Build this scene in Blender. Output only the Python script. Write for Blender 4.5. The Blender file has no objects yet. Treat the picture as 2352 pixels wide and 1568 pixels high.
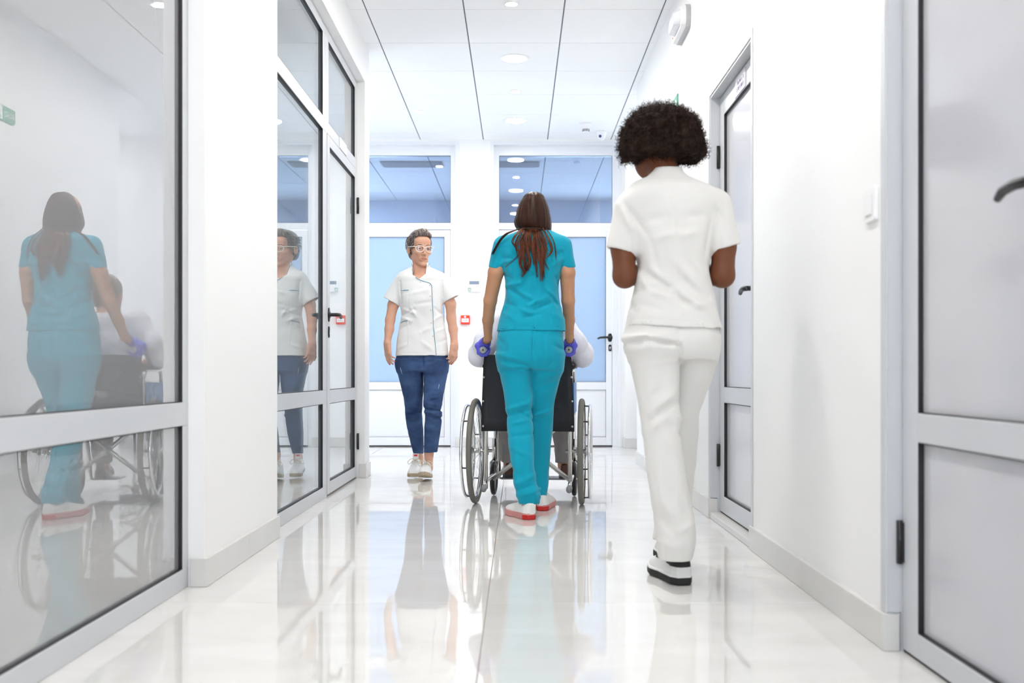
import bpy, math, random
import numpy as np
from mathutils import Vector, Matrix

# ------------------------------------------------------------------ camera, world, light, exposure
SC = bpy.context.scene
COL = SC.collection
FPX = 2287.0          # focal length in pixels of the 2352 px wide frame (about 35 mm)
EYE = 0.709           # camera height
HX, HY = 1190.0, 858.0  # vanishing point of the corridor in the frame

cam_d = bpy.data.cameras.new('camera')
cam_d.sensor_width = 36.0
cam_d.lens = FPX / 2352.0 * 36.0
cam_d.shift_x = -(HX - 1176.0) / 2352.0
cam_d.shift_y = (HY - 784.0) / 2352.0
cam_d.clip_start = 0.05
cam_d.dof.use_dof = True
cam_d.dof.focus_distance = 5.7
cam_d.dof.aperture_fstop = 3.2
cam = bpy.data.objects.new('camera', cam_d)
cam.location = (0, 0, EYE)
cam.rotation_euler = (math.pi / 2, 0, 0)
COL.objects.link(cam)
SC.camera = cam

world = bpy.data.worlds.new('sky')
SC.world = world
world.use_nodes = True
bg = world.node_tree.nodes['Background']
bg.inputs[0].default_value = (0.86, 0.93, 1.0, 1)
bg.inputs[1].default_value = 5.5
LAMP_BIG = 5.5
LAMP_SMALL = 2.6

SC.view_settings.view_transform = 'Standard'
SC.view_settings.look = 'None'
SC.view_settings.gamma = 1.0
SC.view_settings.use_curve_mapping = False
SC.view_settings.exposure = 1.24
SC.cycles.max_bounces = 9
SC.cycles.diffuse_bounces = 6
SC.cycles.glossy_bounces = 4
SC.cycles.transmission_bounces = 3
SC.cycles.transparent_max_bounces = 8
SC.cycles.sample_clamp_indirect = 6.0
SC.cycles.use_adaptive_sampling = True
SC.cycles.adaptive_threshold = 0.07
SC.cycles.adaptive_min_samples = 16

# ------------------------------------------------------------------ helpers
def WX(px, d): return (px - HX) / FPX * d
def WZ(py, d): return EYE - (py - HY) / FPX * d

def srgb(r, g, b):
    f = lambda c: (c / 255 / 12.92) if c / 255 <= 0.04045 else ((c / 255 + 0.055) / 1.055) ** 2.4
    return (f(r), f(g), f(b), 1)

def new_mat(name):
    m = bpy.data.materials.new(name)
    m.use_nodes = True
    return m, m.node_tree.nodes, m.node_tree.links, m.node_tree.nodes['Principled BSDF']

def pmat(name, col, rough=0.5, metal=0.0, spec=0.5, noise=None, bump=None, emit=None, coat=0.0, sheen=0.0):
    """principled material; noise=(scale, amount) varies the colour, bump=(scale, strength, distance)"""
    m, n, l, p = new_mat(name)
    p.inputs['Base Color'].default_value = col
    p.inputs['Roughness'].default_value = rough
    p.inputs['Metallic'].default_value = metal
    p.inputs['Specular IOR Level'].default_value = spec
    p.inputs['Coat Weight'].default_value = coat
    p.inputs['Sheen Weight'].default_value = sheen
    tc = n.new('ShaderNodeTexCoord')
    if noise:
        t = n.new('ShaderNodeTexNoise'); t.inputs['Scale'].default_value = noise[0]; t.inputs['Detail'].default_value = 4
        l.new(tc.outputs['Object'], t.inputs['Vector'])
        mx = n.new('ShaderNodeMix'); mx.data_type = 'RGBA'
        a = noise[1]
        mx.inputs['A'].default_value = tuple(c * (1 - a) for c in col[:3]) + (1,)
        mx.inputs['B'].default_value = tuple(min(1, c * (1 + a)) for c in col[:3]) + (1,)
        l.new(t.outputs['Fac'], mx.inputs['Factor'])
        l.new(mx.outputs['Result'], p.inputs['Base Color'])
    if bump:
        t2 = n.new('ShaderNodeTexNoise'); t2.inputs['Scale'].default_value = bump[0]; t2.inputs['Detail'].default_value = 3
        l.new(tc.outputs['Object'], t2.inputs['Vector'])
        b = n.new('ShaderNodeBump'); b.inputs['Strength'].default_value = bump[1]; b.inputs['Distance'].default_value = bump[2]
        l.new(t2.outputs['Fac'], b.inputs['Height'])
        l.new(b.outputs['Normal'], p.inputs['Normal'])
    if emit:
        p.inputs['Emission Color'].default_value = emit[0]
        p.inputs['Emission Strength'].default_value = emit[1]
    return m

class MB:
    """collects polygons, becomes one mesh object"""
    def __init__(s): s.v = []; s.f = []; s.m = []; s.sm = []
    def add(s, vs, fs, mi=0, smooth=False):
        o = len(s.v); s.v.extend([tuple(x) for x in vs])
        for f in fs: s.f.append(tuple(i + o for i in f)); s.m.append(mi); s.sm.append(smooth)
    def box(s, x0, x1, y0, y1, z0, z1, mi=0):
        s.add([(x0,y0,z0),(x1,y0,z0),(x1,y1,z0),(x0,y1,z0),(x0,y0,z1),(x1,y0,z1),(x1,y1,z1),(x0,y1,z1)],
              [(0,3,2,1),(4,5,6,7),(0,1,5,4),(1,2,6,5),(2,3,7,6),(3,0,4,7)], mi)
        return s
    def cbox(s, x0, x1, y0, y1, z0, z1, c=0.003, mi=0):
        """box with chamfered edges"""
        P = []
        for sx in (0, 1):
            for sy in (0, 1):
                for sz in (0, 1):
                    X = (x0, x1)[sx]; Y = (y0, y1)[sy]; Z = (z0, z1)[sz]
                    dx = c if sx == 0 else -c; dy = c if sy == 0 else -c; dz = c if sz == 0 else -c
                    P += [(X, Y + dy, Z + dz), (X + dx, Y, Z + dz), (X + dx, Y + dy, Z)]
        id_ = lambda sx, sy, sz, k: (sx * 4 + sy * 2 + sz) * 3 + k
        F = []
        for sx in (0, 1): F.append([id_(sx,0,0,0), id_(sx,1,0,0), id_(sx,1,1,0), id_(sx,0,1,0)])
        for sy in (0, 1): F.append([id_(0,sy,0,1), id_(1,sy,0,1), id_(1,sy,1,1), id_(0,sy,1,1)])
        for sz in (0, 1): F.append([id_(0,0,sz,2), id_(1,0,sz,2), id_(1,1,sz,2), id_(0,1,sz,2)])
        for sx in (0, 1):
            for sy in (0, 1): F.append([id_(sx,sy,0,0), id_(sx,sy,1,0), id_(sx,sy,1,1), id_(sx,sy,0,1)])
        for sx in (0, 1):
            for sz in (0, 1): F.append([id_(sx,0,sz,0), id_(sx,1,sz,0), id_(sx,1,sz,2), id_(sx,0,sz,2)])
        for sy in (0, 1):
            for sz in (0, 1): F.append([id_(0,sy,sz,1), id_(1,sy,sz,1), id_(1,sy,sz,2), id_(0,sy,sz,2)])
        for sx in (0, 1):
            for sy in (0, 1):
                for sz in (0, 1): F.append([id_(sx,sy,sz,0), id_(sx,sy,sz,1), id_(sx,sy,sz,2)])
        ctr = Vector(((x0+x1)/2, (y0+y1)/2, (z0+z1)/2)); G = []
        for f in F:
            a, b, d = (Vector(P[f[i]]) for i in (0, 1, 2))
            fc = sum((Vector(P[i]) for i in f), Vector()) / len(f)
            G.append(tuple(f) if (b - a).cross(d - a).dot(fc - ctr) > 0 else tuple(reversed(f)))
        s.add(P, G, mi)
        return s
    def tube(s, pts, r, n=10, closed=False, cap=True, mi=0, flat=1.0):
        """tube along points; r is a number or one radius per point"""
        pts = [Vector(p) for p in pts]; k = len(pts)
        rs = [r] * k if isinstance(r, (int, float)) else list(r)
        T = []
        for i in range(k):
            a = pts[(i - 1) % k] if (closed or i > 0) else pts[i]
            b = pts[(i + 1) % k] if (closed or i < k - 1) else pts[i]
            t = (b - a)
            T.append(t.normalized() if t.length > 1e-9 else Vector((0, 0, 1)))
        ref = Vector((0, 0, 1)) if abs(T[0].z) < 0.9 else Vector((1, 0, 0))
        u = (ref - T[0] * ref.dot(T[0])).normalized()
        vs = []
        for i in range(k):
            u = (u - T[i] * u.dot(T[i]))
            u = u.normalized() if u.length > 1e-6 else T[i].orthogonal().normalized()
            w = T[i].cross(u)
            for j in range(n):
                a = 2 * math.pi * j / n
                vs.append(pts[i] + (u * math.cos(a) + w * math.sin(a) * flat) * rs[i])
        fs = []
        for i in range(k if closed else k - 1):
            i2 = (i + 1) % k
            for j in range(n):
                j2 = (j + 1) % n
                fs.append((i*n+j, i*n+j2, i2*n+j2, i2*n+j))
        if cap and not closed:
            fs.append(tuple(range(n - 1, -1, -1))); fs.append(tuple((k-1)*n + j for j in range(n)))
        s.add(vs, fs, mi, True)
        return s
    def lathe(s, prof, c=(0,0,0), axis='z', n=32, mi=0, smooth=True):
        """prof: (radius, height) pairs turned about an axis through c"""
        vs = []; fs = []
        for (r, h) in prof:
            for j in range(n):
                a = 2 * math.pi * j / n
                x, y = r * math.cos(a), r * math.sin(a)
                p = (x, y, h) if axis == 'z' else ((x, h, y) if axis == 'y' else (h, x, y))
                vs.append((p[0]+c[0], p[1]+c[1], p[2]+c[2]))
        for i in range(len(prof) - 1):
            for j in range(n):
                j2 = (j + 1) % n
                f = (i*n+j, i*n+j2, (i+1)*n+j2, (i+1)*n+j)
                fs.append(f if axis != 'y' else f[::-1])
        fs.append(tuple(range(n-1, -1, -1)) if axis != 'y' else tuple(range(n)))
        k = (len(prof)-1)*n
        fs.append(tuple(k+j for j in range(n)) if axis != 'y' else tuple(k+j for j in range(n-1, -1, -1)))
        s.add(vs, fs, mi, smooth)
        return s
    def build(s, name, mats, parent=None, loc=(0,0,0), rotz=0.0):
        me = bpy.data.meshes.new(name)
        me.from_pydata(s.v, [], s.f)
        mats = mats if isinstance(mats, (list, tuple)) else [mats]
        for m in mats: me.materials.append(m)
        me.polygons.foreach_set('material_index', s.m)
        me.polygons.foreach_set('use_smooth', s.sm)
        me.update()
        return link(name, me, parent, loc, rotz)

def link(name, me, parent=None, loc=(0,0,0), rotz=0.0):
    o = bpy.data.objects.new(name, me); COL.objects.link(o)
    if parent: o.parent = parent
    o.location = loc; o.rotation_euler = (0, 0, rotz)
    return o
def empty(name, loc=(0,0,0), rotz=0.0, parent=None):
    o = link(name, None, parent, loc, rotz); o.empty_display_size = 0.1
    return o
def tag(o, label, cat, group=None, kind=None):
    o['label'] = label; o['category'] = cat
    if group: o['group'] = group
    if kind: o['kind'] = kind
    return o
def text_mesh(txt, size, extrude=0.0004, align='CENTER'):
    cu = bpy.data.curves.new('txt', 'FONT'); cu.body = txt; cu.size = size; cu.extrude = extrude
    cu.align_x = align; cu.align_y = 'CENTER'
    t = bpy.data.objects.new('txt', cu); COL.objects.link(t)
    dg = bpy.context.evaluated_depsgraph_get()
    me = bpy.data.meshes.new_from_object(t.evaluated_get(dg))
    bpy.data.objects.remove(t); bpy.data.curves.remove(cu)
    return me

# ------------------------------------------------------------------ materials
M_wall = pmat('white_paint', (0.86, 0.86, 0.855, 1), 0.45, bump=(90, 0.05, 0.002))
M_ceil = pmat('ceiling_panel_white', (0.93, 0.93, 0.93, 1), 0.8, bump=(400, 0.05, 0.001))
M_grid = pmat('grid_grey', (0.22, 0.23, 0.27, 1), 0.6)
M_stone = pmat('pale_marble', (0.66, 0.65, 0.63, 1), 0.25, noise=(6, 0.06))
M_alu = pmat('white_aluminium', (0.57, 0.585, 0.61, 1), 0.32, metal=0.0, spec=0.6)
M_aluW = pmat('white_lacquered_aluminium', (0.80, 0.81, 0.84, 1), 0.3)
M_black = pmat('black_rubber', (0.012, 0.010, 0.014, 1), 0.5)
M_hinge = pmat('black_metal', (0.015, 0.014, 0.017, 1), 0.35)
M_grout = pmat('grout_brown', (0.30, 0.25, 0.22, 1), 0.8)
M_plastic = pmat('white_plastic', (0.83, 0.83, 0.84, 1), 0.35)
M_chrome = pmat('chrome', (0.80, 0.80, 0.82, 1), 0.14, metal=1.0)
M_steel = pmat('brushed_steel', (0.55, 0.55, 0.54, 1), 0.3, metal=1.0)
M_grey = pmat('grey_plastic', (0.25, 0.25, 0.26, 1), 0.5)

def floor_mat():
    m, n, l, p = new_mat('polished_porcelain')
    tc = n.new('ShaderNodeTexCoord')
    mp = n.new('ShaderNodeMapping'); mp.inputs['Scale'].default_value = (0.9, 2.2, 1)
    l.new(tc.outputs['Object'], mp.inputs['Vector'])
    t = n.new('ShaderNodeTexNoise'); t.inputs['Scale'].default_value = 2.2; t.inputs['Detail'].default_value = 5; t.inputs['Distortion'].default_value = 1.2
    l.new(mp.outputs['Vector'], t.inputs['Vector'])
    cr = n.new('ShaderNodeValToRGB')
    cr.color_ramp.elements[0].position = 0.3; cr.color_ramp.elements[0].color = (0.70, 0.685, 0.66, 1)
    cr.color_ramp.elements[1].position = 0.7; cr.color_ramp.elements[1].color = (0.76, 0.75, 0.73, 1)
    l.new(t.outputs['Fac'], cr.inputs['Fac'])
    l.new(cr.outputs['Color'], p.inputs['Base Color'])
    p.inputs['Roughness'].default_value = 0.035
    p.inputs['IOR'].default_value = 1.55
    p.inputs['Specular IOR Level'].default_value = 0.75
    t2 = n.new('ShaderNodeTexNoise'); t2.inputs['Scale'].default_value = 2.5; t2.inputs['Detail'].default_value = 1
    mp2 = n.new('ShaderNodeMapping'); mp2.inputs['Scale'].default_value = (0.4, 1.6, 1)
    l.new(tc.outputs['Object'], mp2.inputs['Vector']); l.new(mp2.outputs['Vector'], t2.inputs['Vector'])
    b = n.new('ShaderNodeBump'); b.inputs['Strength'].default_value = 0.06; b.inputs['Distance'].default_value = 0.01
    l.new(t2.outputs['Fac'], b.inputs['Height']); l.new(b.outputs['Normal'], p.inputs['Normal'])
    return m
M_tile = floor_mat()

def glass_mat(name, tint, f0=0.05, body=None, body_fac=0.0, rough=0.0, transl=0.5):
    """pane: mirror reflection after Schlick (same on both faces), the rest passes through or is scattered by the film"""
    m, n, l, p = new_mat(name)
    n.remove(p)
    out = n['Material Output']
    geo = n.new('ShaderNodeNewGeometry')
    dot = n.new('ShaderNodeVectorMath'); dot.operation = 'DOT_PRODUCT'
    l.new(geo.outputs['Normal'], dot.inputs[0]); l.new(geo.outputs['Incoming'], dot.inputs[1])
    ab = n.new('ShaderNodeMath'); ab.operation = 'ABSOLUTE'; l.new(dot.outputs['Value'], ab.inputs[0])
    inv = n.new('ShaderNodeMath'); inv.operation = 'SUBTRACT'; inv.inputs[0].default_value = 1.0; l.new(ab.outputs[0], inv.inputs[1])
    pw = n.new('ShaderNodeMath'); pw.operation = 'POWER'; pw.inputs[1].default_value = 5.0; l.new(inv.outputs[0], pw.inputs[0])
    ma = n.new('ShaderNodeMath'); ma.operation = 'MULTIPLY_ADD'; ma.inputs[1].default_value = 1 - f0; ma.inputs[2].default_value = f0
    l.new(pw.outputs[0], ma.inputs[0])
    gl = n.new('ShaderNodeBsdfGlossy'); gl.inputs['Roughness'].default_value = rough; gl.inputs['Color'].default_value = (1, 1, 1, 1)
    tr = n.new('ShaderNodeBsdfTransparent'); tr.inputs['Color'].default_value = tint
    base = tr
    if body:
        df = n.new('ShaderNodeBsdfDiffuse'); df.inputs['Color'].default_value = body
        tl = n.new('ShaderNodeBsdfTranslucent'); tl.inputs['Color'].default_value = body
        m1 = n.new('ShaderNodeMixShader'); m1.inputs[0].default_value = transl
        l.new(df.outputs[0], m1.inputs[1]); l.new(tl.outputs[0], m1.inputs[2])
        m2 = n.new('ShaderNodeMixShader'); m2.inputs[0].default_value = body_fac
        l.new(tr.outputs[0], m2.inputs[1]); l.new(m1.outputs[0], m2.inputs[2])
        base = m2
    mx = n.new('ShaderNodeMixShader')
    l.new(ma.outputs[0], mx.inputs[0]); l.new(base.outputs[0], mx.inputs[1]); l.new(gl.outputs[0], mx.inputs[2])
    l.new(mx.outputs[0], out.inputs['Surface'])
    return m
M_glass = glass_mat('clear_glass', (0.78, 0.84, 0.87, 1), 0.28)
M_glass_film = glass_mat('grey_film_glass', (0.85, 0.86, 0.88, 1), 0.30, (0.52, 0.53, 0.55, 1), 0.62, 0.0, 0.25)
M_glass_frost = glass_mat('frosted_glass', (0.6, 0.6, 0.7, 1), 0.06, (0.66, 0.66, 0.70, 1), 1.0, 0.12, 0.15)
M_glass_blue = glass_mat('blue_frosted_glass', (0.6, 0.75, 0.9, 1), 0.05, (0.58, 0.73, 0.90, 1), 1.0, 0.10, 0.5)
M_glass_out = glass_mat('window_glass', (0.95, 0.97, 1, 1), 0.04)
# ------------------------------------------------------------------ the building
XR, XL = 0.945, -1.045            # corridor wall faces
CEIL = 2.971
DEND = 9.62                       # end wall
def structure(o, label, cat): return tag(o, label, cat, None, 'structure')

# floor: grout bed + tiles
fl = MB().box(-4.2, 3.4, -3.2, 13.2, -0.12, -0.0015).build('floor', M_grout)
structure(fl, 'glossy white porcelain tiled floor of the corridor', 'floor')
tile_me = None
GX, GY = 1.2, 1.2
def tile_mesh(w, l):
    b = MB().cbox(0, w, 0, l, -0.012, 0.0, 0.0004)
    me = bpy.data.meshes.new('tile'); me.from_pydata(b.v, [], b.f); me.materials.append(M_tile); return me
tm = tile_mesh(GX - 0.003, GY - 0.0006)
for i in range(-3, 3):
    x0 = -0.096 + i * GX
    for j in range(-5, 7):
        y0 = 3.08 + j * GY
        if x0 + GX < -1.25 and y0 < 5.6: continue
        if x0 > 1.0 and y0 < 6.5: continue
        if y0 > 9.8: continue
        link('tile', tm, fl, (x0 + 0.0015, y0 + 0.0003, 0))

# ceiling: dark grid behind, panels below
ce = MB().box(-4.2, 3.4, -3.2, 13.2, CEIL + 0.008, CEIL + 0.2).build('ceiling', M_grid)
structure(ce, 'white suspended panel ceiling of the corridor', 'ceiling')
def panel_mesh(x0, x1, y0, y1):
    b = MB().cbox(x0, x1, y0, y1, 0, 0.02, 0.0015)
    me = bpy.data.meshes.new('ceiling_panel'); me.from_pydata(b.v, [], b.f); me.materials.append(M_ceil); return me
LXG = [-4.1, -3.46, -2.835, -2.21, -1.58, -0.945, -0.336, 0.285, 0.897, 1.53, 2.16, 2.79, 3.35]
RY0, RYS = 6.186, 0.6285
rows = [RY0 + k * RYS for k in range(-15, 12)]
pcache = {}
for i in range(len(LXG) - 1):
    for j in range(len(rows) - 1):
        if (LXG[i+1] < -1.2 or LXG[i] > 1.2) and rows[j+1] < 6.9: continue
        w = round(LXG[i+1] - LXG[i] - 0.009, 4); l_ = RYS - 0.0052
        if w not in pcache: pcache[w] = panel_mesh(0, w, 0, l_)
        link('ceiling_panel', pcache[w], ce, (LXG[i] + 0.0045, rows[j] + 0.0026, CEIL))
# plain strips over the side rooms
MB().box(-4.1, -1.2, -3.1, 6.8, CEIL, CEIL + 0.02).build('ceiling_field', M_ceil, ce)
MB().box(1.2, 3.35, -3.1, 6.8, CEIL, CEIL + 0.02).build('ceiling_field', M_ceil, ce)

T = 0.22
# right wall with the two door openings
w = MB()
D3a, D3b, D4a, D4b, DOH = 1.75, 2.555, 4.03, 4.90, 2.07
XRB = XR + T
w.box(XR, XRB, -3.1, D3a, 0, CEIL); w.box(XR, XRB, D3a, D3b, DOH, CEIL); w.box(XR, XRB, D3b, D4a, 0, CEIL)
w.box(XR, XRB, D4a, D4b, DOH, CEIL); w.box(XR, XRB, D4b, 7.92, 0, CEIL)
structure(w.build('wall_right', M_wall), 'smooth white wall along the right of the corridor', 'wall')
# left wall: piers and the strip over the glazing
w = MB()
XLB = XL - T
GT = 2.70
w.box(XLB, XL, -3.1, -1.4, 0, CEIL); w.box(XLB, XL, -1.4, 3.32, GT, CEIL); w.box(XLB, XL, 3.32, 4.32, 0, CEIL)
w.box(XLB, XL, 4.32, 6.79, GT, CEIL); w.box(XLB, XL, 6.79, 6.99, 0, CEIL)
structure(w.build('wall_left', M_wall), 'white wall piers between the glazed partitions on the left', 'wall')
# walls behind: lobby, side rooms, outer walls
structure(MB().box(-4.1, XLB, 6.79, 6.99, 0, CEIL).build('wall_lobby', M_wall), 'white wall closing the left lobby behind the glazed room', 'wall')
structure(MB().box(XRB, 3.35, 7.72, 7.92, 0, CEIL).build('wall_lobby_side', M_wall), 'white wall of the lobby round the right corner', 'wall')
w = MB()
w.box(-4.2, -4.1, -3.1, 7.6, 0, CEIL); w.box(-4.2, -4.1, 7.6, 9.0, 0, 1.0); w.box(-4.2, -4.1, 7.6, 9.0, 2.3, CEIL); w.box(-4.2, -4.1, 9.0, 13.1, 0, CEIL)
structure(w.build('wall_outer', M_wall), 'white outer wall of the lobby with a window', 'wall')
w = MB()
w.box(3.35, 3.45, -3.1, 8.3, 0, CEIL); w.box(3.35, 3.45, 8.3, 9.1, 0, 0.9); w.box(3.35, 3.45, 8.3, 9.1, 2.3, CEIL); w.box(3.35, 3.45, 9.1, 13.1, 0, CEIL)
structure(w.build('wall_outer_side', M_wall), 'white outer wall right of the lobby with a window', 'wall')
w = MB()
w.box(-4.2, XLB, -3.2, -3.1, 0, CEIL); w.box(XRB, 3.45, -3.2, -3.1, 0, CEIL)
w.box(XLB, XRB, -3.2, -3.1, 2.2, CEIL); w.box(XLB, XRB, -3.2, -3.1, 0, 0.9); w.box(XLB, -0.75, -3.2, -3.1, 0.9, 2.2); w.box(0.65, XRB, -3.2, -3.1, 0.9, 2.2)
structure(w.build('wall_rear', M_wall), 'white wall with an added window behind the viewpoint', 'wall')
# room behind the end doors
M_room = pmat('blue_grey_paint', (0.50, 0.58, 0.72, 1), 0.7)
w = MB()
w.box(-4.2, -3.2, 13.0, 13.1, 0, CEIL); w.box(-3.2, -1.4, 13.0, 13.1, 0, 1.0); w.box(-3.2, -1.4, 13.0, 13.1, 2.2, CEIL); w.box(-1.4, 0.2, 13.0, 13.1, 0, CEIL)
w.box(0.2, 1.8, 13.0, 13.1, 0, 1.0); w.box(0.2, 1.8, 13.0, 13.1, 2.2, CEIL); w.box(1.8, 3.45, 13.0, 13.1, 0, CEIL)
w.box(-0.56, -0.44, 9.86, 13.0, 0, CEIL)
structure(w.build('wall_back_room', M_room), 'blue grey walls of the dim rooms behind the end doors', 'wall')
# end wall with the two door openings
D1a, D1b, D2a, D2b, ETOP = WX(757, 9.62), WX(1047, 9.62), WX(1133, 9.62), WX(1421, 9.62), 2.925
w = MB()
w.box(-4.1, D1a, DEND, DEND + T, 0, CEIL); w.box(D1a, D1b, DEND, DEND + T, ETOP, CEIL); w.box(D1b, D2a, DEND, DEND + T, 0, CEIL)
w.box(D2a, D2b, DEND, DEND + T, ETOP, CEIL); w.box(D2b, 3.35, DEND, DEND + T, 0, CEIL)
w.box(1.022, 3.35, 9.48, DEND, 0, CEIL)
structure(w.build('wall_back', M_wall), 'bright white end wall between and around the two end doors', 'wall')

# outer windows
def outer_window(name, x0, x1, z0, z1, loc, rotz, label):
    m = MB(); f = 0.06
    m.box(x0, x1, -0.04, 0.04, z0, z0 + f); m.box(x0, x1, -0.04, 0.04, z1 - f, z1)
    m.box(x0, x0 + f, -0.04, 0.04, z0 + f, z1 - f); m.box(x1 - f, x1, -0.04, 0.04, z0 + f, z1 - f)
    xm = (x0 + x1) / 2; m.box(xm - f / 2, xm + f / 2, -0.04, 0.04, z0 + f, z1 - f)
    o = m.build(name, M_aluW, None, loc, rotz)
    structure(o, label, 'window')
    MB().box(x0 + f, xm - f / 2, -0.004, 0.004, z0 + f, z1 - f).build('pane', M_glass_out, o)
    MB().box(xm + f / 2, x1 - f, -0.004, 0.004, z0 + f, z1 - f).build('pane', M_glass_out, o)
    return o
outer_window('window_3', -0.7, 0.7, 1.0, 2.3, (-4.15, 8.3, 0), math.pi / 2, 'white framed window in the left lobby wall')
outer_window('window_4', -0.4, 0.4, 0.9, 2.3, (3.40, 8.70, 0), -math.pi / 2, 'white framed window in the right lobby wall')
outer_window('window_fill', -0.7, 0.7, 0.9, 2.2, (-0.05, -3.15, 0), 0, 'unseen window added behind the viewpoint to light the corridor')  # unseen opening added and sized for the daylight it throws down the corridor
outer_window('window_6', -0.9, 0.9, 1.0, 2.2, (-2.3, 13.05, 0), 0, 'window of the room behind the left end door')
outer_window('window_7', -0.8, 0.8, 1.0, 2.2, (1.0, 13.05, 0), 0, 'window of the room behind the right end door')

# stone baseboards, each made of pieces
def baseboard(name, runs, label):
    """runs: (ax, ay, bx, by, nx, ny): from a to b, face turned to n"""
    root = empty(name); structure(root, label, 'baseboard')
    h, t = 0.095, 0.012
    for (ax, ay, bx, by, nx, ny) in runs:
        L = math.hypot(bx - ax, by - ay); k = max(1, round(L / 0.6)); ux, uy = (bx - ax) / L, (by - ay) / L
        for i in range(k):
            s0, s1 = L * i / k + 0.0007, L * (i + 1) / k - 0.0007
            xs = [ax + ux * s0, ax + ux * s1, ax + ux * s0 + nx * t, ax + ux * s1 + nx * t]
            ys = [ay + uy * s0, ay + uy * s1, ay + uy * s0 + ny * t, ay + uy * s1 + ny * t]
            MB().cbox(min(xs), max(xs), min(ys), max(ys), 0.0005, h, 0.0012).build('stone_piece', M_stone, root)
baseboard('baseboard_right', [(XR, -3.05, XR, D3a, -1, 0), (XR, D3b + 0.0, XR, D4a, -1, 0), (XR, D4b, XR, 7.92, -1, 0), (XR - 0.012, 7.92, 1.165, 7.92, 0, 1),
          (XR - 0.012, D3b, XR + 0.03, D3b, 0, -1), (XR - 0.012, D4b, XR + 0.035, D4b, 0, -1)], 'pale stone baseboard along the right wall')
baseboard('baseboard_left', [(XL, 3.32, XL, 4.32, 1, 0), (XL + 0.012, 3.32, XL - 0.045, 3.32, 0, -1), (XL, 4.32, XL - 0.045, 4.32, 0, 1),
          (XL + 0.012, 6.79, XL - 0.04, 6.79, 0, -1), (XL, 6.79, XL, 6.99, 1, 0)], 'pale stone baseboard round the left wall piers')
baseboard('baseboard_back', [(D1b, DEND, D2a, DEND, 0, -1), (1.022 - 0.012, 9.48, 3.35, 9.48, 0, -1), (1.022, 9.48, 1.022, DEND, -1, 0)], 'pale stone baseboard along the end wall')

# ------------------------------------------------------------------ glazing and doors (local x = width, front = -y)
def gasket_ring(x0, x1, z0, z1, y0, y1, t=0.004):
    m = MB()
    m.box(x0, x0 + t, y0, y1, z0, z1); m.box(x1 - t, x1, y0, y1, z0, z1)
    m.box(x0 + t, x1 - t, y0, y1, z0, z0 + t); m.box(x0 + t, x1 - t, y0, y1, z1 - t, z1)
    return m
def pane(parent, x0, x1, z0, z1, yf, mat, depth=0.014, name='pane', gasket=True, t=0.0025):
    MB().box(x0, x1, yf + depth, yf + depth + 0.008, z0, z1).build(name, mat, parent)
    if gasket: gasket_ring(x0, x1, z0, z1, yf + 0.0015, yf + depth - 0.0004, t).build('gasket', M_black, parent)
def bars(m, rects, y0, y1, c=0.002):
    for (x0, x1, z0, z1) in rects: m.cbox(x0, x1, y0, y1, z0, z1, c)
    return m
def handle(parent, x, z, yf, dirx, lock=True, drop=0.012):
    m = MB()
    m.lathe([(0.0, 0), (0.026, 0.0), (0.026, -0.006), (0.018, -0.011), (0.011, -0.014), (0.011, -0.045)], (x, yf, z), 'y', 20)
    # elongated rose
    for s in (-1, 1): m.lathe([(0.0, 0), (0.019, 0), (0.019, -0.006), (0.0, -0.008)], (x, yf, z + s * 0.022), 'y', 16)
    m.tube([(x, yf - 0.043, z), (x + dirx * 0.012, yf - 0.052, z), (x + dirx * 0.05, yf - 0.055, z + 0.002), (x + dirx * 0.10, yf - 0.052, z - 0.001), (x + dirx * 0.125, yf - 0.050, z - drop)],
           [0.010, 0.011, 0.011, 0.010, 0.008], 12)
    m.build('handle', M_hinge, parent)
    if lock:
        k = MB()
        for s in (-1, 0, 1): k.lathe([(0.0, 0), (0.016, 0), (0.016, -0.006), (0.0, -0.008)], (x, yf, z - 0.10 + s * 0.017), 'y', 16)
        k.build('lock_plate', M_hinge, parent)
        MB().lathe([(0, -0.006), (0.007, -0.006), (0.007, -0.0105), (0, -0.0105)], (x, yf, z - 0.094), 'y', 12).box(x - 0.0035, x + 0.0035, yf - 0.010, yf - 0.006, z - 0.114, z - 0.096).build('lock_cylinder', M_chrome, parent)
def hinges(parent, x, yf, zs):
    for z in zs:
        MB().tube([(x, yf - 0.008, z - 0.055), (x, yf - 0.008, z + 0.055)], 0.008, 12).cbox(x - 0.012, x + 0.012, yf - 0.006, yf + 0.002, z - 0.05, z + 0.05, 0.001).build('hinge', M_hinge, parent)

def leaf(parent, x0, x1, z0, z1, yf, mat_up, mat_low, zmid, stile=0.085, top=0.085, bot=0.08, thick=0.045, low_solid=False, mat=None):
    mat = mat or M_alu
    m = MB(); za, zb = zmid
    bars(m, [(x0, x0 + stile, z0, z1), (x1 - stile, x1, z0, z1), (x0 + stile, x1 - stile, z0, z0 + bot), (x0 + stile, x1 - stile, z1 - top, z1), (x0 + stile, x1 - stile, za, zb)], yf, yf + thick)
    lf = m.build('leaf', mat, parent)
    pane(lf, x0 + stile, x1 - stile, zb, z1 - top, yf, mat_up)
    if low_solid:
        pane(lf, x0 + stile, x1 - stile, z0 + bot, za, yf, mat_low, 0.010, 'lower_panel', True, 0.002)
    else:
        pane(lf, x0 + stile, x1 - stile, z0 + bot, za, yf, mat_low, 0.016, 'lower_pane')
    return lf

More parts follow.
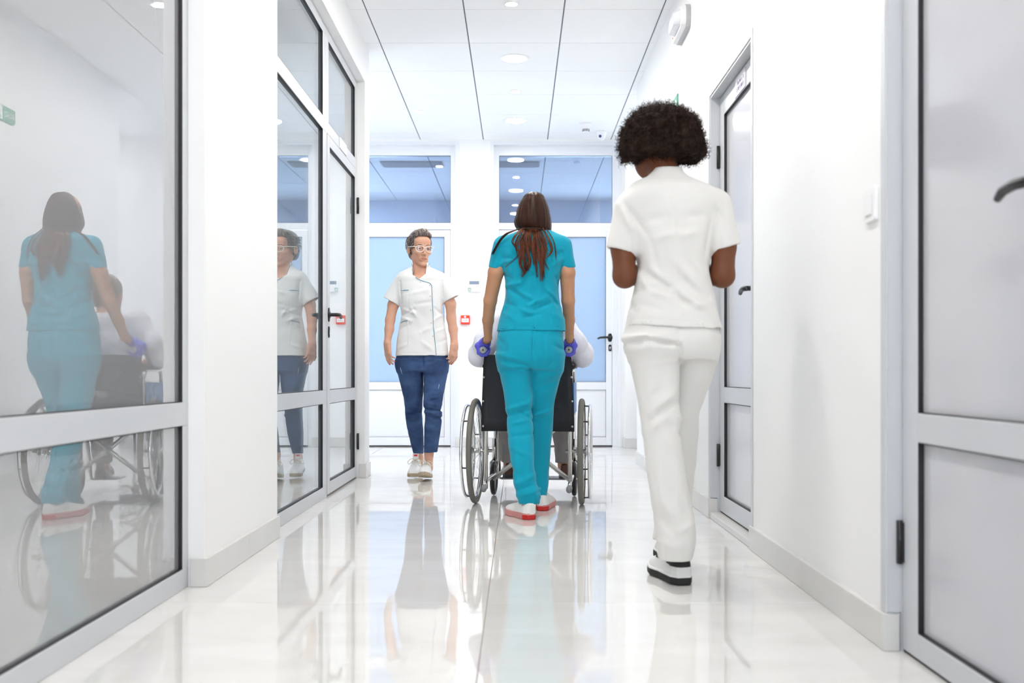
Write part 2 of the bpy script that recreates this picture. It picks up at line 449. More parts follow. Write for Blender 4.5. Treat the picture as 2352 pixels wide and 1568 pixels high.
# window_1: near glazed partition on the left
GX0 = -1.100
yoff = 0.0
L1 = (-1.4, 3.352)
def glazed(name, a, b, splits, label, mat, tmat):
    root_m = MB(); fw = 0.085
    xs = [a] + splits + [b]
    rects = [(a, b, 0.0, 0.067), (a, b, 0.538, 0.615), (a, b, 2.09, 2.165), (a, b, 2.64, GT)]
    for i, x in enumerate(xs):
        x0 = x if i == 0 else (x - fw if i == len(xs) - 1 else x - fw / 2)
        for (z0, z1) in ((0.067, 0.538), (0.615, 2.09), (2.165, 2.64)): rects.append((x0, x0 + fw, z0, z1))
    bars(root_m, rects, 0, 0.05)
    o = root_m.build(name, M_alu, None, (GX0, 0, 0), math.pi / 2)
    structure(o, label, 'window')
    for i in range(len(xs) - 1):
        x0 = xs[i] + (fw if i == 0 else fw / 2); x1 = xs[i+1] - (fw if i == len(xs) - 2 else fw / 2)
        pane(o, x0, x1, 0.067, 0.538, 0, mat, name='lower_pane'); pane(o, x0, x1, 0.615, 2.09, 0, mat, name='pane'); pane(o, x0, x1, 2.165, 2.64, 0, tmat, name='transom_pane')
    return o
glazed('window_1', L1[0], L1[1], [0.95], 'near glazed partition with mirror-like grey panes at the left edge', M_glass_film, M_glass_film)
glazed('window_2', 4.30, 5.70, [], 'fixed glazed partition beside the glass door on the left', M_glass, M_glass)

# door_3: glass door in the second left partition
o = MB(); bars(o, [(5.70, 5.725, 0, 2.64), (6.765, 6.80, 0, 2.64), (5.70, 6.80, 2.64, GT), (5.725, 6.765, 2.095, 2.165), (5.725, 5.78, 2.165, 2.64), (6.715, 6.765, 2.165, 2.64)], 0, 0.055)
d3 = o.build('door_3', M_alu, None, (GX0, 0, 0), math.pi / 2)
structure(d3, 'half-open look glass door with black lever in the left partition', 'door'); d3['label'] = 'glass door with black lever handle in the left partition'
pane(d3, 5.78, 6.715, 2.165, 2.64, 0, M_glass, name='transom_pane')
lf = leaf(d3, 5.728, 6.762, 0.012, 2.09, -0.004, M_glass, M_glass, (0.536, 0.615), stile=0.07, top=0.06, bot=0.07)
handle(lf, 5.755, 1.05, -0.004, 1); hinges(d3, 6.765, -0.004, (0.25, 1.85))
pl = MB().cbox(6.12, 6.36, -0.006, -0.0005, 2.098, 2.165, 0.001).build('door_sign', M_plastic, d3)

# door_1, door_2: end doors
DY = 9.70
def end_door(name, xa, xb, label, handle_right, hdl):
    fw = 0.055; m = MB()
    bars(m, [(xa, xa + fw, 0, ETOP), (xb - fw, xb, 0, ETOP), (xa + fw, xb - fw, 2.83, ETOP), (xa + fw, xb - fw, 2.112, 2.176)], -0.012, 0.06)
    m.box(xa - 0.03, xa + 0.004, -0.084, -0.012, 0.0, ETOP + 0.026); m.box(xb - 0.004, xb + 0.03, -0.084, -0.012, 0.0, ETOP + 0.026); m.box(xa + 0.004, xb - 0.004, -0.084, -0.012, ETOP - 0.004, ETOP + 0.026)
    o = m.build(name, M_aluW, None, (0, DY, 0)); structure(o, label, 'door')
    pane(o, xa + fw, xb - fw, 2.176, 2.83, -0.012, M_glass_dim, 0.012, 'transom_pane', True, 0.0025)
    lf = leaf(o, xa + fw + 0.003, xb - fw - 0.003, 0.012, 2.106, -0.006, M_glass_blue, M_aluW, (0.552, 0.628), stile=0.058, top=0.066, bot=0.08, low_solid=True, mat=M_aluW)
    MB().box(xa + fw, xb - fw, -0.004, 0.03, 0.0006, 0.010).build('threshold', M_black, o)
    handle(lf, (xb - fw - 0.022) if handle_right else (xa + fw + 0.022), 1.06, -0.006, -1 if handle_right else 1)
    return o
M_glass_dim = glass_mat('transom_glass', (0.68, 0.78, 0.90, 1), 0.14)
end_door('door_1', D1a, D1b, 'white door with blue frosted glass behind the walking woman in jeans', False, 0)
end_door('door_2', D2a, D2b, 'white door with blue frosted glass and black lever behind the wheelchair', True, 0)

# right wall doors (local x runs towards the camera; leaf near y = hinge far)
def side_door(name, ya, yb, xf, zbase, label, zmid, z1, bot, extra):
    W_ = yb - ya; m = MB(); fw = 0.035
    # jamb lining inside the opening, flush behind the wall face
    m.box(-0.005, 0.010, 0.001, 0.14, max(zbase, 0.1), DOH + 0.005); m.box(-0.005, 0.010, 0.034, 0.14, zbase, max(zbase, 0.1)); m.box(W_ - 0.010, W_ + 0.005, 0.001, 0.14, zbase, DOH + 0.005); m.box(0.010, W_ - 0.010, 0.001, 0.14, DOH - 0.010, DOH + 0.005)
    m.cbox(-0.03, 0.0, -0.004, 0.0, 0.1 if zbase == 0 else zbase, DOH + 0.03, 0.001); m.cbox(W_, W_ + 0.03, -0.004, 0.0, 0.1 if zbase == 0 else zbase, DOH + 0.03, 0.001); m.cbox(0, W_, -0.004, 0.0, DOH, DOH + 0.03, 0.001)
    o = m.build(name, M_alu, None, (XR, yb, 0), -math.pi / 2); structure(o, label, 'door')
    lf = leaf(o, 0.014, W_ - 0.014, zbase + 0.008, DOH - 0.014, xf, M_glass_frost, M_glass_frost, zmid, stile=0.095, top=0.1, bot=bot)
    hinges(o, 0.016, xf, (zbase + 0.28, DOH - 0.30))
    handle(lf, W_ - 0.014 - 0.045, 1.06, xf, -1)
    MB().box(0.014, W_ - 0.014, xf + 0.004, 0.14, zbase + 0.0008, zbase + 0.007).build('threshold', M_black, o)
    return o, lf
d4, lf4 = side_door('door_4', D3a, D3b, 0.036, 0.0, 'near grey door with frosted panes at the right edge', (0.54, 0.612), 2.05, 0.062, None)
d5, lf5 = side_door('door_5', D4a, D4b, 0.045, 0.03, 'recessed grey door with frosted panes beyond the white wall on the right', (0.57, 0.645), 2.05, 0.08, None)
sill = MB().cbox(XR - 0.004, XR + 0.16, D4a, D4b, 0.0005, 0.03, 0.002).build('trim_1', M_stone)
structure(sill, 'pale stone sill under the recessed door on the right', 'sill')
# door name plate on door 5 with two lines of small purple print
M_purple = pmat('purple_print', srgb(120, 100, 150), 0.6)
M_paper = pmat('white_paper', (0.85, 0.85, 0.87, 1), 0.6)
px0 = 0.38
plate = MB().cbox(px0, px0 + 0.20, 0.041, 0.045, 1.955, 2.04, 0.0005).build('door_sign', M_paper, lf5)
pm = MB()
pm.box(px0 + 0.196, px0 + 0.2, 0.0402, 0.0412, 1.955, 2.04); pm.box(px0, px0 + 0.196, 0.0402, 0.0412, 1.955, 1.959)
random.seed(4)
for zz in (2.012, 1.985):
    x = px0 + 0.03
    while x < px0 + 0.165:
        ww = random.uniform(0.006, 0.010)
        k = random.random()
        pm.box(x, x + 0.002, 0.0402, 0.0412, zz - 0.008, zz + 0.008)
        if k < 0.7: pm.box(x + 0.002, x + ww, 0.0402, 0.0412, zz + 0.006, zz + 0.008)
        if k > 0.3: pm.box(x + 0.002, x + ww, 0.0402, 0.0412, zz - 0.008, zz - 0.006)
        if 0.2 < k < 0.8: pm.box(x + ww - 0.002, x + ww, 0.0402, 0.0412, zz - 0.006, zz + 0.006)
        x += ww + 0.005
pm.build('print', M_purple, plate)
# notice on the near door, only its edge is in view
M_red_print = pmat('red_print', srgb(235, 80, 60), 0.5)
nm = MB().cbox(0.608, 0.692, 0.0482, 0.0512, 0.60, 0.77, 0.0004).build('notice', pmat('grey_paper', srgb(190, 190, 186), 0.6), lf4)
MB().box(0.609, 0.691, 0.0476, 0.0484, 0.735, 0.768).build('red_band', M_red_print, nm)
MB().box(0.609, 0.691, 0.0476, 0.0484, 0.625, 0.638).build('red_band', M_red_print, nm)

# ------------------------------------------------------------------ fixtures
M_cloth_b = pmat('black_upholstery', (0.02, 0.02, 0.022, 1), 0.7)
M_lamp_big = pmat('lamp_glow', (1, 1, 1, 1), 0.5, emit=((1.0, 0.985, 0.96, 1), 6.0))
def downlight(x, y, r, watts, label, group):
    root = MB().lathe([(r * 0.86, 0.004), (r * 0.88, -0.004), (r * 1.0, -0.006), (r * 1.06, -0.001), (r * 1.06, 0.004)], (0, 0, 0), 'z', 40).build('ceiling_light', M_plastic, None, (x, y, CEIL - 0.0005))
    tag(root, label, 'light', group)
    MB().lathe([(0.0, -0.0045), (r * 0.86, -0.0045), (r * 0.86, 0.002), (0.0, 0.002)], (0, 0, 0), 'z', 40).build('diffuser', M_lamp_big, root)
    ld = bpy.data.lights.new('lamp', 'AREA'); ld.shape = 'DISK'; ld.size = r * 1.7; ld.energy = watts; ld.color = (1.0, 0.965, 0.915)
    lo = bpy.data.objects.new('lamp', ld); COL.objects.link(lo); lo.parent = root; lo.location = (0, 0, -0.012)
BIG = [(7.145, 'large round ceiling light in the middle of the corridor ceiling'), (8.90, 'large round ceiling light nearest the end doors'),
       (5.39, 'large round ceiling light over the nurse in teal'), (3.63, 'large round ceiling light over the nurse in white'), (1.87, 'large round ceiling light over the near doors'), (0.11, 'large round ceiling light over the viewpoint'), (-1.65, 'large round ceiling light behind the viewpoint')]
for y, lb in BIG: downlight(-0.025, y, 0.10, LAMP_BIG * (0.3 if y > 8 else 0.6 if y > 6 else 1.25), lb, 'large corridor ceiling lights')
SMALL = [(6.09, -0.04, 'small round ceiling light at the top edge of the picture'), (7.98, -0.02, 'small round ceiling light between the two large ones'), (4.25, -0.04, 'small round ceiling light over the near pier'),
         (8.58, -0.855, 'small round ceiling light above the walking woman in jeans'), (8.3, -2.4, 'small round ceiling light far inside the left lobby'), (8.7, 2.0, 'small round ceiling light inside the right lobby')]
for y, x, lb in SMALL: downlight(x, y, 0.042 if x > -2 and x < 1.9 else 0.10, LAMP_SMALL if abs(x) < 1.9 else LAMP_BIG * 0.6, lb, 'small ceiling lights')
for k_, (x, y, lb) in enumerate(((-2.6, 5.6, 'round light added inside the glazed room beside the glass door to brighten it'), (-2.6, 2.2, 'round light added inside the near glazed room to brighten it'))): downlight(x, y, 0.10, LAMP_BIG * 1.6, lb, 'lights added to brighten the glazed room')  # added lamps that lift the room seen through the left panes
for k_, (x, y, lb) in enumerate(((-2.3, 12.0, 'round light added in the room behind the left end door to brighten it'), (1.5, 12.0, 'round light added in the room behind the right end door to brighten it'))): downlight(x, y, 0.10, LAMP_BIG * (2.4, 1.4)[k_], lb, 'lights added to brighten the end rooms')  # added lamps, out of view, that brighten the transoms and frosted leaves
# ceiling vents of the rooms behind the end doors
for (x, lb) in ((-1.14, 'grey slatted ceiling vent seen through the left transom'), (-0.13, 'grey slatted ceiling vent seen through the right transom')):
    v = MB().box(-0.33, 0.33, -0.13, 0.13, 0.0, 0.006).build('ceiling_vent', pmat('vent_grey', (0.10, 0.12, 0.17, 1), 0.6), None, (x, 10.72, CEIL - 0.012))
    tag(v, lb, 'vent', 'ceiling vents')
    if x > -0.5: v.location.x = -0.10
    for k in range(9): MB().box(-0.31, 0.31, -0.115 + k * 0.028, -0.105 + k * 0.028, -0.008, 0.0).build('slat', pmat('vent_slat', (0.2, 0.24, 0.32, 1), 0.6) if k == 0 else bpy.data.materials['vent_slat'], v)
# smoke detector and dome camera
sx, sy = WX(1346, 9.0), 9.02
sd = MB().lathe([(0.058, 0.0), (0.060, -0.018), (0.055, -0.022), (0.052, -0.036), (0.034, -0.048)], (0, 0, 0), 'z', 32).build('smoke_detector', M_plastic, None, (sx, sy, CEIL))
tag(sd, 'white smoke detector on the ceiling near the end doors', 'smoke detector')
MB().lathe([(0.030, -0.046), (0.030, -0.072), (0.020, -0.076)], (0, 0, 0), 'z', 24).build('sensor_chamber', M_plastic, sd)
g = MB()
for k in range(12):
    a = 2 * math.pi * k / 12
    for zz in (-0.068, -0.061, -0.054):
        g.tube([(0.0305 * math.cos(a - 0.18), 0.0305 * math.sin(a - 0.18), zz), (0.0312 * math.cos(a), 0.0312 * math.sin(a), zz), (0.0305 * math.cos(a + 0.18), 0.0305 * math.sin(a + 0.18), zz)], 0.0022, 5)
g.build('vent_slots', M_hinge, sd)
cx, cy = WX(1382, 9.3), 9.3
dc = MB().lathe([(0.045, 0), (0.046, -0.012), (0.042, -0.03), (0.036, -0.055), (0.022, -0.078), (0.0, -0.085)], (0, 0, 0), 'z', 32).build('dome_camera', M_plastic, None, (cx, cy, CEIL))
tag(dc, 'white dome security camera on the ceiling beside the smoke detector', 'camera')
MB().lathe([(0.0, -0.006), (0.012, -0.006), (0.014, 0.002), (0.0, 0.002)], (0, 0, 0), 'y', 20).build('lens', pmat('lens_blue', (0.05, 0.07, 0.2, 1), 0.1), dc, (-0.018, -0.035, -0.052), -0.35)
# emergency light on the right wall
m = MB()
def rrect(w_, h_, r, n=6):
    P = []
    for (cx_, cz_, a0) in ((w_/2-r, h_/2-r, 0), (-w_/2+r, h_/2-r, 90), (-w_/2+r, -h_/2+r, 180), (w_/2-r, -h_/2+r, 270)):
        for k in range(n + 1):
            a = math.radians(a0 + 90 * k / n); P.append((cx_ + r * math.cos(a), cz_ + r * math.sin(a)))
    return P
def slab(m, P, y0, y1, s1=1.0, mi=0, zoff=0.0):
    n = len(P)
    vs = [(x, y0, z) for x, z in P] + [(x * s1, y1, z * s1 + zoff) for x, z in P]
    fs = [tuple(range(n)), tuple(range(2*n-1, n-1, -1))] + [(i, i+n, (i+1) % n + n, (i+1) % n) for i in range(n)]
    m.add(vs, fs, mi)
slab(m, rrect(0.36, 0.135, 0.05), 0, -0.026)
el = m.build('emergency_light', pmat('grey_base', (0.5, 0.5, 0.52, 1), 0.5), None, (XR, 5.62, 2.675), -math.pi / 2)
tag(el, 'white emergency light unit high on the right wall', 'light')
m = MB(); slab(m, rrect(0.355, 0.13, 0.05), -0.026, -0.05, 0.94); m.build('housing', M_plastic, el)
m = MB(); slab(m, rrect(0.25, 0.09, 0.04), -0.05, -0.085, 0.8, 0, -0.004); 
m.build('diffuser', pmat('clear_plastic', (0.75, 0.77, 0.82, 1), 0.15), el, (0.02, 0, 0.004))
MB().lathe([(0, -0.051), (0.006, -0.051), (0.006, -0.0545), (0, -0.0545)], (-0.13, 0, -0.03), 'y', 12).build('indicator', pmat('red_led', (0.9, 0.15, 0.1, 1), 0.4, emit=((1, 0.15, 0.08, 1), 1.0)), el)
# exit sign on the right wall
M_green = pmat('exit_green', srgb(70, 160, 130), 0.45)
M_signw = pmat('sign_white', (0.85, 0.88, 0.86, 1), 0.45)
m = MB(); slab(m, [(-0.2, -0.03), (-0.185, -0.048), (0.185, -0.048), (0.2, -0.03), (0.2, 0.048), (-0.2, 0.048)], 0, -0.006)
es = m.build('exit_sign', M_green, None, (XR - 0.0005, 6.07, 2.312), -math.pi / 2)
tag(es, 'green exit sign reading IZLAZ with running figure and arrow', 'sign')
me = text_mesh('IZLAZ', 0.043); me.materials.append(M_signw)
t = link('lettering', me, es, (-0.133, -0.0068, 0)); t.rotation_euler = (math.pi / 2, 0, 0)
for xx in (0.06, -0.072): MB().box(xx, xx + 0.002, -0.0068, -0.006, -0.046, 0.046).build('divider', M_signw, es)
m = MB(); slab(m, [(0.075, -0.009), (0.13, -0.009), (0.118, -0.03), (0.135, -0.03), (0.185, 0.0), (0.135, 0.03), (0.118, 0.03), (0.13, 0.009), (0.075, 0.009)], -0.006, -0.0072); m.build('arrow', M_signw, es)
MB().box(-0.045, 0.037, -0.0066, -0.006, -0.04, 0.04).build('door_pictogram', M_signw, es)
r = MB()
r.lathe([(0, -0.0066), (0.007, -0.0066), (0.007, -0.0078), (0, -0.0078)], (0.012, 0, 0.028), 'y', 14)
for a_, b_, q in (((0.004, 0.018), (-0.006, -0.006), 0.006), ((-0.006, -0.006), (0.014, -0.018), 0.0045), ((0.014, -0.018), (0.006, -0.036), 0.004), ((-0.006, -0.006), (-0.022, -0.03), 0.0045), ((0.004, 0.016), (0.024, 0.006), 0.0035), ((0.003, 0.016), (-0.018, 0.008), 0.0035)):
    r.tube([(a_[0], -0.0072, a_[1]), (b_[0], -0.0072, b_[1])], q, 6, flat=0.2)
r.build('running_figure', M_green, es)
# switch on the right wall
sw = MB(); slab(sw, rrect(0.09, 0.09, 0.008), 0, -0.010, 0.97)
sw = sw.build('light_switch', M_plastic, None, (XR - 0.0005, 2.655, 1.158), -math.pi / 2); tag(sw, 'white light switch on the right wall beside the near door', 'switch')
MB().cbox(-0.024, 0.024, -0.0145, -0.0095, -0.028, 0.028, 0.002).build('rocker', M_plastic, sw)
# thermostat with a sticker, fire call point and switch on the end wall
m = MB(); slab(m, rrect(0.125, 0.115, 0.006), 0, -0.024, 0.985)
th = m.build('thermostat', M_plastic, None, (WX(1089.5, DEND), DEND - 0.0005, WZ(656.5, DEND)), 0); tag(th, 'white thermostat with grey display between the end doors', 'thermostat')
MB().box(-0.047, 0.047, -0.0255, -0.0235, 0.013, 0.045).build('display', pmat('lcd_grey', srgb(125, 140, 158), 0.25), th)
MB().box(0.024, 0.030, -0.0255, -0.0235, -0.004, 0.002).box(0.037, 0.043, -0.0255, -0.0235, -0.004, 0.002).build('button', M_grey, th)
MB().box(-0.044, -0.038, -0.0252, -0.0235, -0.004, 0.001).build('mark', pmat('blue_mark', srgb(150, 180, 230), 0.5), th)
st = MB().box(-0.061, -0.029, -0.0256, -0.0235, -0.054, -0.018).build('sticker', pmat('sage_green', srgb(165, 190, 172), 0.5), th)
m = MB(); m.tube([(-0.058, -0.0258, -0.040), (-0.046, -0.0258, -0.040), (-0.036, -0.0258, -0.046)], 0.0022, 6, flat=0.4); m.tube([(-0.048, -0.0258, -0.03), (-0.038, -0.0258, -0.04)], 0.0022, 6, flat=0.4); m.build('symbol', M_signw, st)
M_red = pmat('alarm_red', srgb(235, 62, 42), 0.35)
m = MB(); slab(m, rrect(0.088, 0.088, 0.006), 0, -0.035, 0.97)
al = m.build('fire_call_point', M_red, None, (WX(1068.8, DEND), DEND - 0.0005, WZ(734.6, DEND))); tag(al, 'red fire alarm call point below the thermostat', 'alarm')
MB().cbox(-0.035, 0.035, -0.0375, -0.034, -0.024, 0.013, 0.001).build('press_plate', M_plastic, al)
m = MB()
for x in (-0.014, 0, 0.014): m.lathe([(0, -0.037), (0.0034, -0.037), (0.0034, -0.0388), (0, -0.0388)], (x, 0, -0.005), 'y', 10)
m.build('dot', M_hinge, al)
MB().lathe([(0, -0.033), (0.010, -0.033), (0.010, -0.0362), (0, -0.0362)], (0, 0, 0.028), 'y', 16).build('emblem', M_plastic, al)
MB().box(0.031, 0.038, -0.0352, -0.034, 0.032, 0.037).build('key_slot', M_hinge, al)
sw2 = MB(); slab(sw2, rrect(0.085, 0.085, 0.007), 0, -0.008, 0.98)
sw2 = sw2.build('light_switch', M_plastic, None, (WX(1105, DEND), DEND - 0.0005, WZ(736, DEND))); tag(sw2, 'white light switch right of the red fire call point', 'switch')
MB().cbox(-0.034, 0.034, -0.0115, -0.0075, -0.022, 0.022, 0.0015).build('rocker', M_plastic, sw2)
# black chair round the right corner, facing left; only its rounded arm shows
ch = empty('armchair', (1.42, 9.13, 0)); tag(ch, 'black chair round the right corner with its rounded arm showing', 'chair')
MB().cbox(-0.24, 0.22, -0.22, 0.22, 0.42, 0.47, 0.015).build('seat', M_cloth_b, ch)
bkm = MB(); bkm.add([(0.19, -0.21, 0.50), (0.19, 0.21, 0.50), (0.27, 0.21, 0.86), (0.27, -0.21, 0.86), (0.225, -0.21, 0.50), (0.225, 0.21, 0.50), (0.305, 0.21, 0.86), (0.305, -0.21, 0.86)],
        [(0, 1, 2, 3)[::-1], (4, 5, 6, 7), (0, 4, 7, 3), (1, 2, 6, 5), (3, 7, 6, 2), (0, 1, 5, 4)]); bkm.build('backrest', M_cloth_b, ch)
for sx_ in (-0.2, 0.2):
    for sy_ in (-0.2, 0.2): MB().tube([(sx_, sy_, 0.425), (sx_ * 1.08, sy_ * 1.05, 0.001)], 0.011, 10).build('leg', M_hinge, ch)
for sy_ in (-0.235, 0.235):
    P_ = []
    for k in range(15):
        a = math.radians(60 + k * 17); P_.append((-0.122 + 0.172 * math.cos(a), sy_, 0.462 + 0.172 * math.sin(a)))
    P_ = [(0.26, sy_, 0.66), (0.1, sy_, 0.645)] + P_ + [(-0.10, sy_ * 0.93, 0.44)]
    MB().tube(P_, 0.0095, 10).build('arm', M_hinge, ch)
# ------------------------------------------------------------------ wheelchair (local: forward +y, origin on the floor under the axle)
WC = Vector((0.057, 5.43, 0.0)); WYAW = math.radians(-5.5)
WM = Matrix.Translation(WC) @ Matrix.Rotation(WYAW, 4, 'Z')
wc = empty('wheelchair', WC, WYAW)
tag(wc, 'folding wheelchair with black fabric back and chrome frame pushed by the nurse in teal', 'wheelchair')
M_tyre = pmat('grey_rubber_tyre', (0.155, 0.145, 0.125, 1), 0.6)
M_cloth_black = pmat('black_nylon', (0.016, 0.016, 0.021, 1), 0.65, bump=(700, 0.2, 0.001))
M_blue = pmat('blue_panel', srgb(30, 120, 190), 0.4)
M_frame = pmat('satin_chrome', (0.66, 0.65, 0.63, 1), 0.22, metal=1.0)
def arcpts(c, r, a0, a1, n, axis='x'):
    out = []
    for k in range(n + 1):
        a = math.radians(a0 + (a1 - a0) * k / n)
        out.append((c[0], c[1] + r * math.cos(a), c[2] + r * math.sin(a)))
    return out
fr = MB()
for s in (-1, 1):
    x = s * 0.228
    # back post, bends back into the push handle
    fr.tube([(x, -0.045, 0.085), (x, -0.045, 0.45), (x, -0.045, 0.72), (x, -0.046, 0.80), (x, -0.055, 0.824), (x, -0.078, 0.835), (x, -0.16, 0.835)], 0.0112, 12)
    # seat rail, lower rail, front post, arm frame
    fr.tube([(x, -0.045, 0.47), (x, 0.38, 0.49), (x, 0.43, 0.475), (x, 0.47, 0.42), (x, 0.54, 0.22), (x, 0.57, 0.12)], 0.0112, 12)
    fr.tube([(x, -0.12, 0.10), (x, -0.045, 0.125), (x, 0.36, 0.125), (x, 0.40, 0.15), (x, 0.40, 0.47)], 0.0112, 12)
    fr.tube([(x * 1.02, 0.0, 0.47), (x * 1.02, 0.0, 0.70), (x * 1.02, 0.03, 0.73), (x * 1.02, 0.34, 0.73), (x * 1.02, 0.375, 0.70), (x * 1.02, 0.375, 0.47)], 0.010, 10)
    # caster stem
    fr.tube([(s * 0.235, 0.40, 0.20), (s * 0.235, 0.40, 0.33)], 0.014, 12)
    # axle
    fr.tube([(s * 0.20, 0, 0.288), (s * 0.345, 0, 0.288)], 0.009, 10)
    fr.box(x - 0.008, x + 0.008, -0.03, 0.02, 0.265, 0.312)
fr.build('frame', M_frame, wc)
for s in (-1, 1):
    MB().tube([(s * 0.215, 0.16, 0.115), (0, 0.165 + 0.012 * s, 0.285), (-s * 0.215, 0.16, 0.465)], 0.0125, 12).build('cross_brace', M_frame, wc)
    x = s * 0.228
    MB().tube([(x, -0.115, 0.101), (x, -0.155, 0.094)], 0.0165, 14).build('tipping_lever_cap', M_grey, wc)
    g = MB().tube([(x, -0.055, 0.835), (x, -0.07, 0.835), (x, -0.16, 0.835), (x, -0.172, 0.835)], [0.014, 0.0165, 0.0165, 0.0185], 16)
    g = g.build('push_grip', pmat('grey_grip', (0.42, 0.44, 0.44, 1), 0.5) if s < 0 else bpy.data.materials['grey_grip'], wc)
    MB().lathe([(0.0, 0.0), (0.0045, 0.0), (0.0045, -0.0015), (0, -0.0015)], (x, -0.172, 0.835), 'y', 10).build('grip_hole', M_hinge, g)
    MB().cbox(s * 0.233 - 0.022, s * 0.233 + 0.022, 0.01, 0.33, 0.738, 0.762, 0.006).build('armrest', M_black, wc)
    MB().cbox(s * 0.245 - 0.003, s * 0.245 + 0.003, 0.01, 0.365, 0.49, 0.66, 0.001).build('side_guard', M_blue, wc)
# backrest: slung fabric, wrapped round the posts
def sling(name, rows, ys, n=16, thick=0.006, mat=None):
    m = MB(); vs = []
    for (z, hw, sag) in rows:
        for j in range(n + 1):
            t = -1 + 2 * j / n
            vs.append((t * hw, ys - 0.014 + sag * (1 - t * t), z))
    k = len(rows); N = n + 1
    vs2 = [(x, y + thick, z) for (x, y, z) in vs]
    fs = []
    for i in range(k - 1):
        for j in range(n):
            a = i * N + j
            fs.append((a, a + 1, a + N + 1, a + N)); fs.append((a + k*N, a + N + k*N, a + N + 1 + k*N, a + 1 + k*N))
    for j in range(n):
        fs.append((j + 1, j, j + k*N, j + 1 + k*N)); b = (k-1)*N
        fs.append((b + j, b + j + 1, b + j + 1 + k*N, b + j + k*N))
    for i in range(k - 1):
        a = i*N; fs.append((a, a + N, a + N + k*N, a + k*N)); a += n
        fs.append((a + N, a, a + k*N, a + N + k*N))
    m.add(vs + vs2, fs, 0, True)
    return m.build(name, mat or M_cloth_black, wc)
bk = sling('backrest', [(0.398, 0.252, 0.02), (0.46, 0.252, 0.03), (0.55, 0.248, 0.035), (0.66, 0.244, 0.04), (0.76, 0.240, 0.045), (0.805, 0.236, 0.045), (0.812, 0.234, 0.045)], -0.05)
for s in (-1, 1):
    for z in (0.425, 0.56, 0.69):
        MB().lathe([(0.0, -0.004), (0.004, -0.0035), (0.0065, 0.0), (0.0065, 0.004)], (s * (0.241 if z < 0.6 else 0.236), -0.066, z), 'y', 12).build('stud', M_steel, bk)
st = MB().cbox(-0.225, 0.225, -0.02, 0.39, 0.478, 0.505, 0.008).build('seat', M_cloth_black, wc)
# rear wheels
for s in (-1, 1):
    R0 = 0.272; X = s * 0.290
    hub = MB().lathe([(0.0, -0.03), (0.022, -0.03), (0.022, -0.02), (0.013, -0.015), (0.013, 0.015), (0.022, 0.02), (0.022, 0.03), (0.0, 0.03)], (X, 0, 0.288), 'x', 16).build('rear_wheel', M_steel, wc)
    MB().tube(arcpts((X, 0, 0.288), R0, 0, 352.5, 47), 0.0155, 10, closed=True).build('tyre', M_tyre, hub)
    MB().tube(arcpts((X, 0, 0.288), R0 - 0.017, 0, 352.5, 47), 0.008, 8, closed=True).build('rim', M_chrome, hub)
    MB().tube(arcpts((X + s * 0.045, 0, 0.288), 0.248, 0, 352.5, 47), 0.0085, 10, closed=True).build('hand_rim', M_chrome, hub)
    sp = MB()
    for k in range(28):
        a = 2 * math.pi * k / 28; b = a + (0.45 if k % 2 else -0.45); off = 0.024 if (k // 2) % 2 else -0.024
        sp.tube([(X + off, 0.018 * math.cos(b), 0.288 + 0.018 * math.sin(b)), (X, (R0 - 0.02) * math.cos(a), 0.288 + (R0 - 0.02) * math.sin(a))], 0.0011, 5)
    sp = sp.build('spokes', M_chrome, hub); sp['kind'] = 'stuff'
    cl = MB()
    for k in range(6):
        a = 2 * math.pi * k / 6 + 0.3
        cl.tube([(X, 0.252 * math.cos(a), 0.288 + 0.252 * math.sin(a)), (X + s * 0.045, 0.248 * math.cos(a), 0.288 + 0.248 * math.sin(a))], 0.004, 6)
    cl = cl.build('rim_clips', M_hinge, hub); cl['kind'] = 'stuff'
    # caster
    cx_ = s * 0.235; fk = MB()
    fk.tube([(cx_ - 0.022, 0.37, 0.10), (cx_ - 0.022, 0.385, 0.19), (cx_, 0.40, 0.215)], 0.006, 8); fk.tube([(cx_ + 0.022, 0.37, 0.10), (cx_ + 0.022, 0.385, 0.19), (cx_, 0.40, 0.215)], 0.006, 8)
    fk.tube([(cx_ - 0.026, 0.37, 0.10), (cx_ + 0.026, 0.37, 0.10)], 0.006, 8)
    fk = fk.build('caster_fork', M_frame, wc)
    MB().tube(arcpts((cx_, 0.37, 0.10), 0.085, 0, 345, 23), 0.0145, 8, closed=True).build('caster_tyre', M_hinge, fk)
    MB().lathe([(0.0, -0.010), (0.072, -0.006), (0.072, 0.006), (0.0, 0.010)], (cx_, 0.37, 0.10), 'x', 20).build('caster_disc', M_grey, fk)
    # foot rest
    ft = MB().cbox(s * 0.14 - 0.075, s * 0.14 + 0.075, 0.555, 0.70, 0.072, 0.082, 0.003).build('footplate', M_grey, wc)
    MB().tube([(s * 0.228, 0.57, 0.125), (s * 0.226, 0.575, 0.078), (s * 0.205, 0.58, 0.077)], 0.009, 8).build('foot_tube', M_frame, ft)
def WCP(x, y, z): return WM @ Vector((x, y, z))
